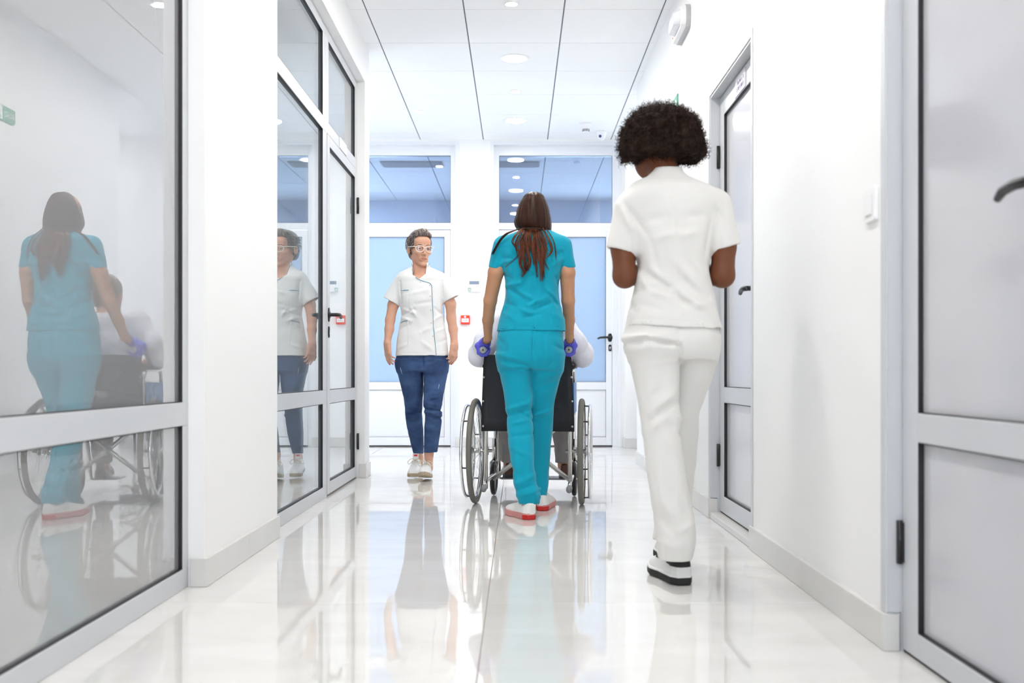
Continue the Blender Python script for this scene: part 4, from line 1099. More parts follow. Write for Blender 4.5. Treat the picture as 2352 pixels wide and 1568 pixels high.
# gloves
def f_gl(p):
    d = None
    for (g, w_, o, am) in ((gripL, wrL, -1, armL), (gripR, wrR, 1, armR)):
        e = fist(p, g, w_, o, 0.0005)
        u = (Vector(am[3]) - Vector(am[4])).normalized(); c2 = Vector(w_) + u * 0.042
        cuff = rc(p, w_, tuple(c2), 0.0245, 0.0265)
        cuff = smax(smax(cuff, plane_cut(p, tuple(c2 - u * 0.004), u) + 0.004 * snoise(p, 130, 0.4), 0.003), -rc(p, tuple(Vector(w_) + u * 0.012), tuple(Vector(w_) + u * 0.09), 0.0215, 0.0265), 0.002)
        e = smin(e, cuff, 0.006)
        e = np.maximum(e, -(np.sqrt((p[:, 0] - g[0]) ** 2 + (p[:, 2] - g[2]) ** 2) - 0.0172) * np.where(p[:, 1] < g[1] + 0.12, 1, 1))
        d = e if d is None else np.minimum(d, e)
    return d - 0.0008 * snoise(p, 160, 0.7)
for (g, w_) in ((gripL, wrL), (gripR, wrR)):
    sdf_object('glove', f_gl, (g[0] - 0.075, g[1] - 0.03, g[2] - 0.06), (g[0] + 0.075, g[1] + 0.12, g[2] + 0.16), 0.0026, M_glove, teal, ORG)
# shoes
M_shoeW = pmat('white_leather', (0.78, 0.78, 0.76, 1), 0.45)
M_soleP = pmat('dusty_pink_rubber', srgb(205, 140, 138), 0.6)
M_soleR = pmat('red_rubber', srgb(190, 30, 24), 0.5)
def shoe(parent, org, heel, yaw, L, W, H, toe_h, pitch, mats, sole_t=0.03, soles=None, lace=None, h=0.0035, name='shoe'):
    fu = lambda p: smax(upper_d(shoe_field(p, heel, yaw, pitch=pitch), L, W, H, toe_h, sole_t - 0.008), -0.0, 0.001) if False else upper_d(shoe_field(p, heel, yaw, pitch=pitch), L, W, H, toe_h, sole_t - 0.008)
    fs = lambda p: sole_d(shoe_field(p, heel, yaw, pitch=pitch), L, W, 0.0, sole_t)
    c, s = math.cos(yaw), math.sin(yaw)
    ex = [heel[0], heel[0] + s * L]; ey = [heel[1], heel[1] + c * L]
    lo = (min(ex) - 0.08, min(ey) - 0.08, max(heel[2] - 0.08, -0.02)); hi = (max(ex) + 0.08, max(ey) + 0.08, heel[2] + 0.22)
    o = sdf_object(name, fu, lo, hi, h, mats[0], parent, org, smooth_iters=3)
    if soles:
        sdf_object('sole', fs, lo, hi, h, mats[1:], o, org, smooth_iters=1, mat_fn=lambda C: soles(shoe_field(C.astype(f32), heel, yaw, pitch=pitch)))
    else: sdf_object('sole', fs, lo, hi, h, mats[1], o, org, smooth_iters=1)
    return o, fu
def local_pt(heel, yaw, f, s_, z, pitch=0.0):
    cp, sp = math.cos(pitch), math.sin(pitch); f1, z1 = f * cp - z * sp, f * sp + z * cp
    c, s = math.cos(yaw), math.sin(yaw)
    return (heel[0] + f1 * s + s_ * c, heel[1] + f1 * c - s_ * s, heel[2] + z1)
red_heel = lambda q: ((q[:, 0] < 0.035) & (q[:, 2] < 0.0235)).astype(int)
yl, yr = math.radians(-27), math.radians(12)
shoe(teal, ORG, (WX(1222, 4.825), 4.825, 0.0), yl, 0.25, 0.092, 0.085, 0.05, 0.0, [M_shoeW, M_soleP, M_soleR], 0.034, red_heel)
shoe(teal, ORG, (WX(1243, 5.14), 5.14, 0.0), yr, 0.25, 0.09, 0.085, 0.05, 0.0, [M_shoeW, M_soleP, M_soleR], 0.034, red_heel)
# hair
M_hairT = hair_mat('brown_hair', srgb(34, 19, 14), srgb(66, 38, 28), 0.42, (60, 60, 3), 0.16)
M_hairT2 = hair_mat('chestnut_hair_ends', srgb(58, 30, 20), srgb(120, 68, 46), 0.42, (60, 60, 3), 0.2)
hT = [kk(441, 1218, 1234, 5.055, .02, .03), kk(446, 1208, 1244, 5.05, .05, .06), kk(458, 1199, 1252, 5.05, .078, .085), kk(475, 1190, 1259, 5.05, .094, .098), kk(496, 1184, 1264, 5.05, .104, .10), kk(512, 1181, 1266.5, 5.05, .106, .09), kk(522, 1184, 1266.5, 5.05, .100, .08), kk(531, 1192, 1266, 5.05, .088, .06), kk(540, 1204, 1265, 5.055, .07, .04)]
def f_hairT(p):
    d = prof(p, hT, n=2.15)
    an = np.arctan2(p[:, 0] - headT[0], -(p[:, 1] - 5.05)); zz = p[:, 2]
    st = np.sin(an * 34 + 2.0 * np.sin(zz * 9)) * 0.5 + np.sin(an * 71 + 1.3 * np.sin(zz * 14) + 1) * 0.35 + np.sin(an * 13 + zz * 3) * 0.6
    d = d + 0.0013 * st
    # parting on the crown and the tie
    d = d + 0.004 * np.exp(-((p[:, 0] - WX(1228, 5.05)) / 0.005) ** 2) * (zz > WZ(452, 5.05))
    d = d + 0.010 * np.exp(-((zz - WZ(527, 4.95)) / 0.007) ** 2) * (p[:, 1] < 5.0)
    face = rbox(p, (headT[0], headT[1] + 0.10, headT[2] - 0.03), (0.06, 0.05, 0.085), 0.03)
    return smax(d, -face, 0.01)
hair = sdf_object('hair', f_hairT, (headT[0] - 0.15, 4.88, 1.36), (headT[0] + 0.15, 5.22, 1.66), 0.0032, M_hairT, teal, ORG)
random.seed(7)
def strands(guides, conv, parent, org, mat, name):
    m = MB()
    for (pts, n, jit, r, dep) in guides:
        for k in range(n):
            jx = random.gauss(0, jit); jy = random.gauss(0, jit * 0.6); wob = random.uniform(0, 6.28); amp = random.uniform(0.2, 1.0) * jit * 0.35
            P = []
            for i, (x, y) in enumerate(pts):
                t = i / (len(pts) - 1); spread = 0.35 + 0.65 * t
                px, py = conv(x + jx * spread + amp * math.sin(wob + 5 * t), y + jy * t * 1.2)
                dd = dep[i] if isinstance(dep, (list, tuple)) else dep
                dd += random.uniform(-0.004, 0.004)
                P.append((WX(px, dd) - org[0], dd - org[1], WZ(py, dd) - org[2]))
            C = bez(P, 14); rr = r * random.uniform(0.6, 1.15)
            m.tube(C, [rr * (1.0 if q < 8 else 1.0 - 0.9 * (q - 8) / 5.5) for q in range(14)], 5, flat=0.55)
    return m.build(name, mat, parent)
DP = [4.962, 4.910, 4.902, 4.905, 4.908]
G = [([(640, 405), (622, 500), (635, 620), (650, 720), (580, 845)], 26, 11, .0030, DP), ([(605, 405), (580, 520), (575, 640), (568, 730), (600, 815)], 20, 10, .0028, DP), ([(660, 405), (665, 520), (680, 620), (712, 740), (725, 850)], 14, 8, .0026, DP),
     ([(700, 405), (715, 520), (735, 640), (757, 760), (757, 885)], 26, 11, .0030, DP), ([(715, 405), (745, 510), (770, 600), (768, 740), (780, 850)], 18, 9, .0028, DP), ([(745, 405), (795, 520), (798, 600), (785, 700), (822, 785)], 10, 7, .0024, DP), ([(770, 405), (825, 510), (852, 590), (838, 640), (790, 685)], 10, 7, .0024, DP),
     ([(600, 405), (540, 500), (525, 570), (560, 640), (435, 755)], 9, 6, .0022, DP), ([(590, 405), (525, 470), (495, 530), (530, 580), (560, 680)], 9, 8, .0020, DP), ([(800, 405), (855, 490), (880, 560), (892, 660), (895, 690)], 6, 7, .0013, DP), ([(640, 405), (605, 500), (600, 640), (618, 760), (640, 790)], 18, 9, .0028, DP),
     ([(690, 405), (690, 520), (700, 620), (702, 700), (698, 740)], 18, 12, .0028, DP), ([(660, 405), (650, 480), (655, 540), (650, 600), (640, 640)], 30, 34, .0026, DP), ([(720, 405), (740, 480), (760, 540), (770, 600), (780, 640)], 24, 26, .0026, DP), ([(620, 405), (590, 470), (560, 520), (545, 570), (540, 630)], 10, 14, .0018, DP)]
s1 = strands(G, C7, hair, ORG, M_hairT2, 'ponytail')
G2 = [([(575, 405), (505, 432), (440, 462), (385, 520), (318, 640)], 26, 7, .0026, [4.97, 4.950, 4.945, 4.955, 4.975])]
strands(G2, C7, hair, ORG, M_hairT, 'side_lock')
tie = bez([pt(1199, 526, 4.958), pt(1210, 524.5, 4.940), pt(1223, 524, 4.930), pt(1236, 525, 4.938), pt(1248, 528, 4.955)], 14)
MB().tube([tuple(np.array(q) - np.array(ORG)) for q in tie], 0.003, 8).build('hair_tie', M_black, hair)

# ================================================================== nurse in white, seen from behind
dW = 3.37
ORW = (WX(1545, dW), dW, 0.0)
M_white = cloth('off_white_cotton', (0.73, 0.72, 0.695, 1), noise=(4, 0.02))
M_skinW = skin_mat('deep_brown_skin', srgb(110, 62, 38))
w_top = [kk(402, 1494, 1570, 3.39, .055, .05), kk(409, 1480, 1584, 3.385, .066, .06), kk(418, 1458, 1606, 3.38, .078, .07), kk(430, 1446, 1632, dW, .088, .08), kk(446, 1438, 1646, dW, .096, .088), kk(480, 1444, 1645, dW, .104, .10), kk(530, 1453, 1638, dW, .106, .108), kk(583, 1460, 1632, dW, .104, .112), kk(614, 1466, 1627, dW, .100, .108),
         kk(656, 1458, 1633, dW, .102, .106), kk(697, 1448, 1643, dW, .112, .108), kk(730, 1440, 1650, dW, .122, .112), kk(757, 1435.5, 1657, dW, .128, .114)]
pelW = [kk(735, 1440, 1648, dW, .112, .105), kk(765, 1434.5, 1649, dW, .124, .105), kk(785, 1434, 1649, dW, .128, .105), kk(810, 1441, 1647, dW, .118, .10), kk(826, 1447, 1642, dW, .10, .09)]
legWL = [kk(775, 1434, 1550, 3.36, .120, .09), kk(809, 1442, 1556, 3.36, .106, .09), kk(867, 1455, 1559, 3.355, .084, .085), kk(921, 1465, 1559, 3.35, .074, .078), kk(969, 1473, 1561, 3.35, .068, .072), kk(1001, 1477, 1563, 3.35, .066, .07), kk(1080, 1486, 1572, 3.345, .068, .064), kk(1153, 1496, 1586, 3.34, .066, .064), kk(1200, 1503, 1595, 3.34, .064, .068), kk(1240, 1509, 1597, 3.34, .064, .074), kk(1283, 1513, 1588, 3.345, .058, .082)]
legWR = [kk(775, 1548, 1649, 3.40, .118, .09), kk(803, 1546, 1648, 3.41, .108, .09), kk(867, 1543, 1634, 3.44, .088, .088), kk(911, 1540, 1618, 3.47, .076, .08), kk(947, 1537, 1605, 3.49, .070, .074), kk(985, 1533, 1603, 3.52, .068, .07), kk(1017, 1530, 1601, 3.55, .066, .066), kk(1112, 1518, 1592, 3.63, .064, .062), kk(1180, 1508, 1582, 3.68, .062, .066), kk(1240, 1500, 1572, 3.70, .06, .078)]
wL = [pt(1460, 500, dW), pt(1432, 572, dW), pt(1435, 634, dW - .01), (WX(1475, dW) + 0.01, dW + 0.12, WZ(622, dW)), (WX(1508, dW), dW + 0.225, WZ(606, dW))]
wR = [pt(1632, 498, dW), pt(1662, 567, dW), pt(1660, 633, dW - .01), (WX(1622, dW) - 0.005, dW + 0.12, WZ(622, dW)), (WX(1588, dW), dW + 0.225, WZ(606, dW))]
rw = [0.040, 0.0405, 0.0385, 0.034, 0.022]
headW = (WX(1520, 3.40), 3.42, WZ(318, 3.40))
def f_bodyW(p):
    d = prof(p, inset(w_top[3:], 0.024)); d = smin(d, prof(p, inset(pelW[:-1], 0.026)), 0.03)
    for lg in (legWL, legWR): d = smin(d, prof(p, inset(lg[:-1], 0.022)), 0.02)
    d = smin(d, rc(p, (WX(1528, dW), 3.395, WZ(430, dW)), (headW[0] + 0.002, 3.41, WZ(365, dW)), 0.054, 0.050), 0.03)
    h = ell(p, (headW[0], headW[1], headW[2] + 0.01), (0.074, 0.095, 0.088)); h = smin(h, ell(p, (headW[0] - 0.030, headW[1] + 0.055, headW[2] - 0.062), (0.055, 0.062, 0.065)), 0.035)
    for s_ in (-1, 1): h = smin(h, ell(p, (headW[0] + s_ * 0.076, headW[1] + 0.0, headW[2] - 0.035), (0.010, 0.019, 0.030)), 0.008)
    d = smin(d, h, 0.025)
    for am in (wL, wR): d = smin(d, chain(p, am, rw, 0.016), 0.02)
    d = smin(d, hand(p, wL[4], (0.55, 0.6, 0.35), (0.75, -0.3, 0.4), -1, (0.7, 0.8, 0.9, 1.0), 0.5), 0.012)
    d = smin(d, hand(p, wR[4], (-0.55, 0.6, 0.35), (-0.75, -0.3, 0.4), 1, (0.7, 0.8, 0.9, 1.0), 0.5), 0.012)
    d = smin(d, rc(p, (0.541, 3.385, 0.12), (0.542, 3.395, 0.06), 0.030, 0.027), 0.02)
    d = smin(d, rc(p, (0.563, 3.735, 0.12), (0.567, 3.745, 0.06), 0.030, 0.027), 0.02)
    return d
white = sdf_object('person', f_bodyW, (0.2, 3.18, 0.0), (0.78, 3.92, 1.66), 0.0045, M_skinW, None, ORW)
tag(white, 'nurse in an all white uniform with dark curly hair walking on the right', 'person')
CW1 = lambda x, y: (1350 + x / 3.136, 200 + y / 3.136)
CW2 = lambda x, y: (1350 + x / 3.136, 650 + y / 3.136)
CW3 = lambda x, y: (1400 + x / 3.92, 1000 + y / 3.92)
WW = folds([(600, 680, 650, 1500, .006, -.0022), (330, 880, 460, 1110, .009, -.003), (460, 1110, 520, 1350, .009, -.003), (900, 900, 850, 1200, .008, -.003), (850, 1200, 820, 1400, .008, -.002), (480, 1100, 620, 1050, .014, .004), (650, 1080, 800, 1040, .014, .004), (420, 960, 560, 930, .015, -.004), (700, 940, 850, 920, .015, -.004),
            (380, 1230, 480, 1380, .013, -.006), (400, 1270, 560, 1400, .013, .006), (450, 1350, 640, 1480, .014, -.006), (620, 1250, 780, 1420, .015, .005), (700, 1400, 850, 1520, .014, -.006), (760, 1250, 850, 1350, .013, .004), (370, 1330, 430, 1450, .011, .006), (280, 830, 330, 950, .010, -.005), (240, 830, 320, 1010, .011, .005), (930, 860, 980, 930, .010, -.005)], CW1, 3.28, -1, dW)
WW += folds([(360, 40, 560, 30, .012, -.005), (420, 30, 620, 110, .013, .006), (560, 60, 760, 180, .014, -.006), (640, 40, 860, 190, .014, .005), (700, 200, 900, 120, .014, .004), (350, 140, 520, 190, .013, -.004), (300, 100, 360, 200, .010, -.004), (860, 60, 920, 170, .011, -.005), (280, 252, 560, 262, .005, -.0018), (560, 262, 940, 318, .005, -.0018)], CW2, 3.26, -1, dW)
sWL = (pt(1452, 479, dW), pt(1425, 577, dW)); sWR = (pt(1640, 473, dW), pt(1668, 570, dW))
def f_topW(p):
    d = prof(p, w_top)
    # slanted hem
    d = smax(d, (WZ(746, 3.3) - 0.055 * (p[:, 0] - WX(1480, 3.3)) - p[:, 2]).astype(f32) - 0.004, 0.004)
    for s_ in (sWL, sWR): d = smin(d, hem_sleeve(p, s_[0], s_[1], 0.060, 0.0505), 0.03)
    d = d - wrink(p, WW) - 0.0016 * snoise(p, 36, 0.6)
    col = prof(p, [kk(388, 1499, 1565, 3.40, .058, .052), kk(398, 1494, 1570, 3.395, .062, .056), kk(412, 1478, 1586, 3.385, .07, .064)])
    coli = prof(p, inset([kk(380, 1499, 1565, 3.40, .058, .052), kk(398, 1494, 1570, 3.395, .062, .056), kk(412, 1478, 1586, 3.385, .07, .064)], 0.008), cap=(True, False))
    col = smax(col, -coli, 0.002)
    d = np.minimum(d, col)
    d = d + 0.002 * np.exp(-((p[:, 2] - WZ(408, 3.32) - 0.10 * (p[:, 0] - WX(1530, dW)) ** 2) / 0.004) ** 2) * (p[:, 1] < dW)
    inn = prof(p, inset(w_top[-3:], 0.006), cap=(False, True)); inn = np.maximum(inn, p[:, 2] - (w_top[-1][0] + 0.02))
    return smax(d, -inn, 0.003)
sdf_object('tunic', f_topW, (0.24, 3.2, 0.82), (0.80, 3.54, 1.42), 0.0042, M_white, white, ORW)
WWt = folds([(270, 400, 400, 375, .010, .006), (280, 425, 420, 405, .009, -.006), (420, 415, 640, 448, .008, -.010), (640, 440, 655, 540, .008, -.008), (280, 480, 440, 470, .013, .004), (640, 330, 640, 440, .008, -.003), (440, 930, 620, 790, .014, .005), (470, 980, 640, 850, .014, -.005), (410, 1080, 560, 960, .014, .004), (560, 1000, 640, 1080, .014, -.004), (670, 960, 790, 1040, .012, .006), (680, 1080, 790, 1070, .012, -.006), (440, 830, 520, 760, .013, -.003), (560, 1130, 640, 1200, .014, .003)], CW2, 3.3, -1, 3.42)
WWt += folds([(470, 600, 600, 760, .016, .004), (430, 700, 560, 860, .015, -.004), (560, 880, 720, 800, .014, .004), (640, 560, 700, 760, .013, -.003), (450, 960, 620, 1000, .014, .003)], CW3, 3.3, -1, 3.42)
def f_trW(p):
    d = smin(prof(p, pelW), smin(prof(p, legWL), prof(p, legWR), 0.010), 0.03)
    d = d - wrink(p, WWt) - 0.0016 * snoise(p, 33, 1.1)
    for lg in (legWL, legWR):
        k0 = lg[-1]; inn = prof(p, inset(lg[-3:], 0.007), cap=(False, True)); inn = np.maximum(inn, p[:, 2] - (k0[0] + 0.03)); d = smax(d, -inn, 0.003)
    return d
sdf_object('trousers', f_trW, (0.28, 3.18, 0.05), (0.75, 3.85, 0.93), 0.0042, M_white, white, ORW)
M_shoeB = pmat('black_mesh_fabric', (0.014, 0.014, 0.015, 1), 0.7)
M_shoeWh = pmat('white_mesh_fabric', (0.70, 0.71, 0.69, 1), 0.6)
def wh_shoe(heel, yaw, pitch):
    L, W, H, th = 0.26, 0.098, 0.130, 0.058
    fu = lambda p: upper_d(shoe_field(p, heel, yaw, pitch=pitch), L, W, H, th, 0.03)
    fs = lambda p: sole_d(shoe_field(p, heel, yaw, pitch=pitch), L, W * 1.06, 0.0, 0.034)
    c, s = math.cos(yaw), math.sin(yaw); ex = [heel[0], heel[0] + s * L]; ey = [heel[1], heel[1] + c * L]
    lo = (min(ex) - 0.09, min(ey) - 0.08, -0.02); hi = (max(ex) + 0.09, max(ey) + 0.08, heel[2] + 0.18)
    mf = lambda C: (lambda q: ((q[:, 2] > 0.062 - 0.10 * np.abs(q[:, 1]) + 0.16 * np.clip(q[:, 0] - 0.03, 0, 0.06)) & (q[:, 0] < 0.20)).astype(int))(shoe_field(C.astype(f32), heel, yaw, pitch=pitch))
    o = sdf_object('shoe', fu, lo, hi, 0.0035, [M_shoeWh, M_shoeB], white, ORW, smooth_iters=3, mat_fn=mf)
    ms = lambda C: (lambda q: (q[:, 2] < 0.026).astype(int))(shoe_field(C.astype(f32), heel, yaw, pitch=pitch))
    sdf_object('sole', fs, lo, hi, 0.0035, [M_shoeWh, M_shoeB], o, ORW, smooth_iters=1, mat_fn=ms)
wh_shoe((WX(1572, 3.33), 3.325, 0.002), math.radians(-14), 0.0)
wh_shoe((WX(1540, 3.68), 3.68, 0.0), math.radians(4), 0.0)
for (a_, b_) in (((0.541, 3.385, 0.14), (0.542, 3.393, 0.06)), ((0.563, 3.735, 0.14), (0.567, 3.745, 0.06))):
    sdf_object('sock', lambda p: smax(rc(p, a_, b_, 0.0365, 0.034), np.maximum(p[:, 2] - 0.15, 0.04 - p[:, 2]), 0.003), (a_[0] - .08, a_[1] - .08, 0.02), (a_[0] + .08, a_[1] + .1, 0.18), 0.005, M_shoeB, white, ORW)
# curly hair: a lumpy mass wrapped in many small coils
M_afro = hair_mat('dark_curly_hair', srgb(20, 12, 10), srgb(52, 36, 30), 0.7, (40, 40, 40), 0.15)
hc = np.array([WX(1522, 3.40), 3.415, WZ(312, 3.40)])
hW = [kk(243, 1505, 1528, 3.41, .03, .03), kk(250, 1478, 1556, 3.41, .07, .07), kk(262, 1456, 1582, 3.41, .10, .09), kk(280, 1440, 1603, 3.41, .118, .105), kk(305, 1427, 1612, 3.41, .125, .11), kk(330, 1421, 1620, 3.41, .125, .105), kk(348, 1420, 1622, 3.41, .12, .09), kk(363, 1424, 1618, 3.415, .105, .07), kk(374, 1428, 1606, 3.42, .075, .05)]
def f_afro(p):
    d = prof(p, hW, n=2.1)
    d = d + 0.010 * snoise(p, 62, 0.2) + 0.006 * snoise(p, 130, 1.1) + 0.004 * snoise(p, 240, 1.9) + 0.007
    neck = rc(p, (WX(1516, 3.4), 3.40, WZ(395, 3.4)), (WX(1516, 3.4), 3.41, WZ(372, 3.4)), 0.075, 0.060)
    d = smax(d, -neck, 0.012)
    face = rbox(p, (headW[0] - 0.02, headW[1] + 0.10, headW[2] - 0.03), (0.062, 0.05, 0.08), 0.03)
    return smax(d, -face, 0.01)
V, Q = grid_mesh(f_afro, hc - np.array([.19, .18, .15]), hc + np.array([.19, .16, .13]), 0.0045)
afro = raw_object('hair', V, Q, M_afro, white, ORW, smooth_iters=0)
rng = np.random.RandomState(3)
Cq = V[Q].mean(1); Nq = np.cross(V[Q[:, 1]] - V[Q[:, 0]], V[Q[:, 2]] - V[Q[:, 0]]); Nq /= np.linalg.norm(Nq, axis=1)[:, None] + 1e-12
sel = rng.choice(len(Cq), 3600, replace=False)
vs, fs = [], []
NS = 13
for i in sel:
    c = Cq[i]; nn = Nq[i] * 0.7 + (c - hc) / np.linalg.norm(c - hc) * 0.5 + rng.normal(0, 0.35, 3); nn /= np.linalg.norm(nn)
    e1 = np.cross(nn, rng.normal(0, 1, 3)); e1 /= np.linalg.norm(e1); e2 = np.cross(nn, e1)
    L = rng.uniform(0.008, 0.022) * (1.35 if rng.rand() < 0.10 else 1); R = rng.uniform(0.0028, 0.0062); tu = rng.uniform(1.2, 2.4); ph = rng.uniform(0, 6.28); th = rng.uniform(0.0007, 0.0013)
    o = len(vs)
    for k in range(NS):
        t = k / (NS - 1); a = ph + tu * 6.28 * t
        cc = c - nn * 0.006 + nn * (L + 0.006) * t + (e1 * math.cos(a) + e2 * math.sin(a)) * R * (0.5 + 0.5 * t)
        rr = th * (1 - 0.5 * t)
        for j in range(3):
            b = 2.094 * j; vs.append(tuple(cc + (e1 * math.cos(b) + nn * math.sin(b)) * rr - np.array(ORW)))
    for k in range(NS - 1):
        for j in range(3):
            j2 = (j + 1) % 3; fs.append((o + k*3 + j, o + k*3 + j2, o + (k+1)*3 + j2, o + (k+1)*3 + j))
me = bpy.data.meshes.new('curls'); me.from_pydata(vs, [], fs); me.materials.append(M_afro)
cu = link('curls', me, afro); cu['kind'] = 'stuff'
# ================================================================== woman in white tunic and jeans, walking towards the viewer
dF = 6.66
ORF = (WX(968, dF), dF, 0.0)
M_tunic = cloth('white_tunic_cotton', (0.82, 0.82, 0.82, 1), noise=(4, 0.02))
M_skinF = skin_mat('fair_skin', srgb(214, 164, 140), srgb(165, 82, 76), srgb(205, 30, 40))
def jeans_mat():
    m, n, l, p = new_mat('blue_denim')
    tc = n.new('ShaderNodeTexCoord')
    t = n.new('ShaderNodeTexNoise'); t.inputs['Scale'].default_value = 9; t.inputs['Detail'].default_value = 5
    t2 = n.new('ShaderNodeTexNoise'); t2.inputs['Scale'].default_value = 420; t2.inputs['Detail'].default_value = 2
    l.new(tc.outputs['Object'], t.inputs['Vector']); l.new(tc.outputs['Object'], t2.inputs['Vector'])
    ad = n.new('ShaderNodeMath'); ad.operation = 'MULTIPLY_ADD'; ad.inputs[1].default_value = 0.45
    l.new(t2.outputs['Fac'], ad.inputs[0]); l.new(t.outputs['Fac'], ad.inputs[2])
    cr = n.new('ShaderNodeValToRGB'); cr.color_ramp.elements[0].position = 0.5; cr.color_ramp.elements[0].color = srgb(36, 54, 90); cr.color_ramp.elements[1].position = 0.95; cr.color_ramp.elements[1].color = srgb(74, 100, 144)
    l.new(ad.outputs[0], cr.inputs['Fac']); l.new(cr.outputs['Color'], p.inputs['Base Color'])
    p.inputs['Roughness'].default_value = 0.85; p.inputs['Specular IOR Level'].default_value = 0.2
    b = n.new('ShaderNodeBump'); b.inputs['Strength'].default_value = 0.3; b.inputs['Distance'].default_value = 0.001
    l.new(t2.outputs['Fac'], b.inputs['Height']); l.new(b.outputs['Normal'], p.inputs['Normal'])
    return m
M_jeans = jeans_mat()
C5 = lambda x, y: (850 + x / 4.48, 500 + y / 4.48)
C6 = lambda x, y: (850 + x / 4.48, 800 + y / 4.48)
f_top = [kk(613, 944, 987, 6.69, .050, .05), kk(619, 932, 1001, 6.685, .062, .06), kk(625, 920, 1015, 6.675, .075, .075), kk(634, 912, 1026, dF, .088, .092), kk(650, 912, 1026, dF, .100, .10), kk(675, 915, 1020, dF, .113, .10), kk(699, 919, 1016.5, dF, .114, .098), kk(723, 922, 1017, dF, .103, .095), kk(745, 918.5, 1021, dF, .098, .10), kk(779, 912.5, 1027, dF, .104, .11), kk(817, 908.5, 1030.5, dF, .112, .118)]
pelF = [kk(800, 915, 1025, dF, .095, .105), kk(820, 910, 1029, dF, .102, .115), kk(838, 909.5, 1029.5, dF, .10, .118), kk(852, 913, 1027, dF, .09, .105)]
legFL = [kk(828, 909, 970.5, 6.67, .095, .11), kk(840, 909.5, 971, 6.67, .09, .105), kk(867, 916, 972, 6.68, .082, .095), kk(896, 923.7, 971.8, 6.70, .074, .082), kk(925, 929, 970.5, 6.725, .066, .070), kk(945, 930.5, 969.5, 6.745, .061, .064), kk(956, 931.5, 969.6, 6.755, .059, .063), kk(985, 936, 972, 6.81, .056, .064), kk(1010, 941.5, 972.6, 6.86, .052, .058), kk(1041, 949.5, 972.5, 6.935, .043, .047)]
legFR = [kk(828, 972, 1029.5, 6.66, .095, .11), kk(840, 972.5, 1029.5, 6.655, .09, .105), kk(874, 973, 1025, 6.64, .082, .095), kk(907, 973, 1018.5, 6.62, .074, .082), kk(934, 973, 1014, 6.605, .066, .070), kk(950, 976, 1014, 6.605, .061, .066), kk(958, 976.5, 1014.5, 6.605, .059, .065), kk(985, 974.5, 1012.5, 6.63, .056, .064), kk(1010, 974, 1008.5, 6.65, .052, .058), kk(1038, 973.5, 1005, 6.68, .046, .048)]
hd = np.array([WX(963.5, 6.68), 6.70, WZ(571, 6.68)])     # head centre, eyes a little below
YAW = math.radians(24)
Rh = np.array([[math.cos(YAW), -math.sin(YAW), 0], [math.sin(YAW), math.cos(YAW), 0], [0, 0, 1]], dtype=f32)
pitch_h = math.radians(4)
Rp = np.array([[1, 0, 0], [0, math.cos(pitch_h), -math.sin(pitch_h)], [0, math.sin(pitch_h), math.cos(pitch_h)]], dtype=f32)
Rh = Rh @ Rp
def to_head(p): return (p - hd.astype(f32)) @ Rh
def from_head(q): return hd + Rh.astype(float) @ np.array(q, float)
EYE_L = [(-0.0305, -0.0790, 0.002), (0.0305, -0.0790, 0.002)]
def f_head(q):
    aq = q.copy(); aq[:, 0] = np.abs(aq[:, 0])
    d = ell(q, (0, 0.014, 0.035), (0.0730, 0.094, 0.084))
    d = smin(d, ell(q, (0, -0.034, -0.034), (0.0480, 0.060, 0.080)), 0.03)
    d = smin(d, ell(q, (0, -0.068, 0.048), (0.050, 0.024, 0.030)), 0.03)                     # forehead
    d = smin(d, ell(q, (0, -0.078, -0.104), (0.0150, 0.015, 0.013)), 0.018)                  # chin
    d = smin(d, rc(aq, (0.047, 0.004, -0.054), (0.013, -0.067, -0.105), 0.012, 0.009), 0.022)   # jaw
    d = smin(d, ell(aq, (0.041, -0.061, -0.026), (0.019, 0.020, 0.013)), 0.02)               # cheekbone
    d = smax(d, -ell(aq, (0.031, -0.101, 0.001), (0.020, 0.017, 0.012)), 0.012)              # eye socket
    d = smin(d, rc(aq, (0.012, -0.0905, 0.018), (0.045, -0.0765, 0.020), 0.006, 0.005), 0.010)  # brow
    lid = np.maximum(ell(aq, (0.0305, -0.0795, 0.002), (0.0152, 0.0144, 0.0134)), 0.0008 - q[:, 2]); d = smin(d, lid, 0.002)
    lid2 = np.maximum(ell(aq, (0.0305, -0.0795, 0.002), (0.0146, 0.0138, 0.0128)), q[:, 2] + 0.0050); d = smin(d, lid2, 0.002)
    nose = smin(rc(q, (0, -0.0890, 0.012), (0, -0.1090, -0.033), 0.0064, 0.0088), ell(q, (0, -0.1105, -0.0365), (0.0095, 0.0095, 0.0080)), 0.006)
    nose = smin(nose, ell(aq, (0.0108, -0.0995, -0.0390), (0.0070, 0.0095, 0.0062)), 0.005)
    d = smin(d, nose, 0.008)
    d = smax(d, -ell(aq, (0.0058, -0.1045, -0.0450), (0.0030, 0.005, 0.0033)), 0.002)
    d = smin(d, ell(q, (0, -0.0865, -0.068), (0.028, 0.010, 0.015)), 0.014)                  # mouth mound
    d = smin(d, rc(aq, (0, -0.0945, -0.0640), (0.0215, -0.0865, -0.0672), 0.0042, 0.0016), 0.003)
    d = smin(d, rc(aq, (0, -0.0930, -0.0745), (0.0180, -0.0865, -0.0700), 0.0046, 0.0018), 0.003)
    d = smax(d, -rc(aq, (0, -0.0995, -0.0688), (0.0215, -0.0905, -0.0684), 0.0022, 0.0012), 0.0015)
    ear = smax(ell(aq, (0.0750, 0.014, -0.008), (0.009, 0.019, 0.031)), -ell(aq, (0.0825, 0.010, -0.004), (0.007, 0.011, 0.019)), 0.004)
    return smin(d, ear, 0.006)
fL = [pt(922, 658, dF), pt(903, 700, dF), pt(896, 735, 6.64), pt(894, 757, 6.62), pt(889.5, 788, 6.59)]
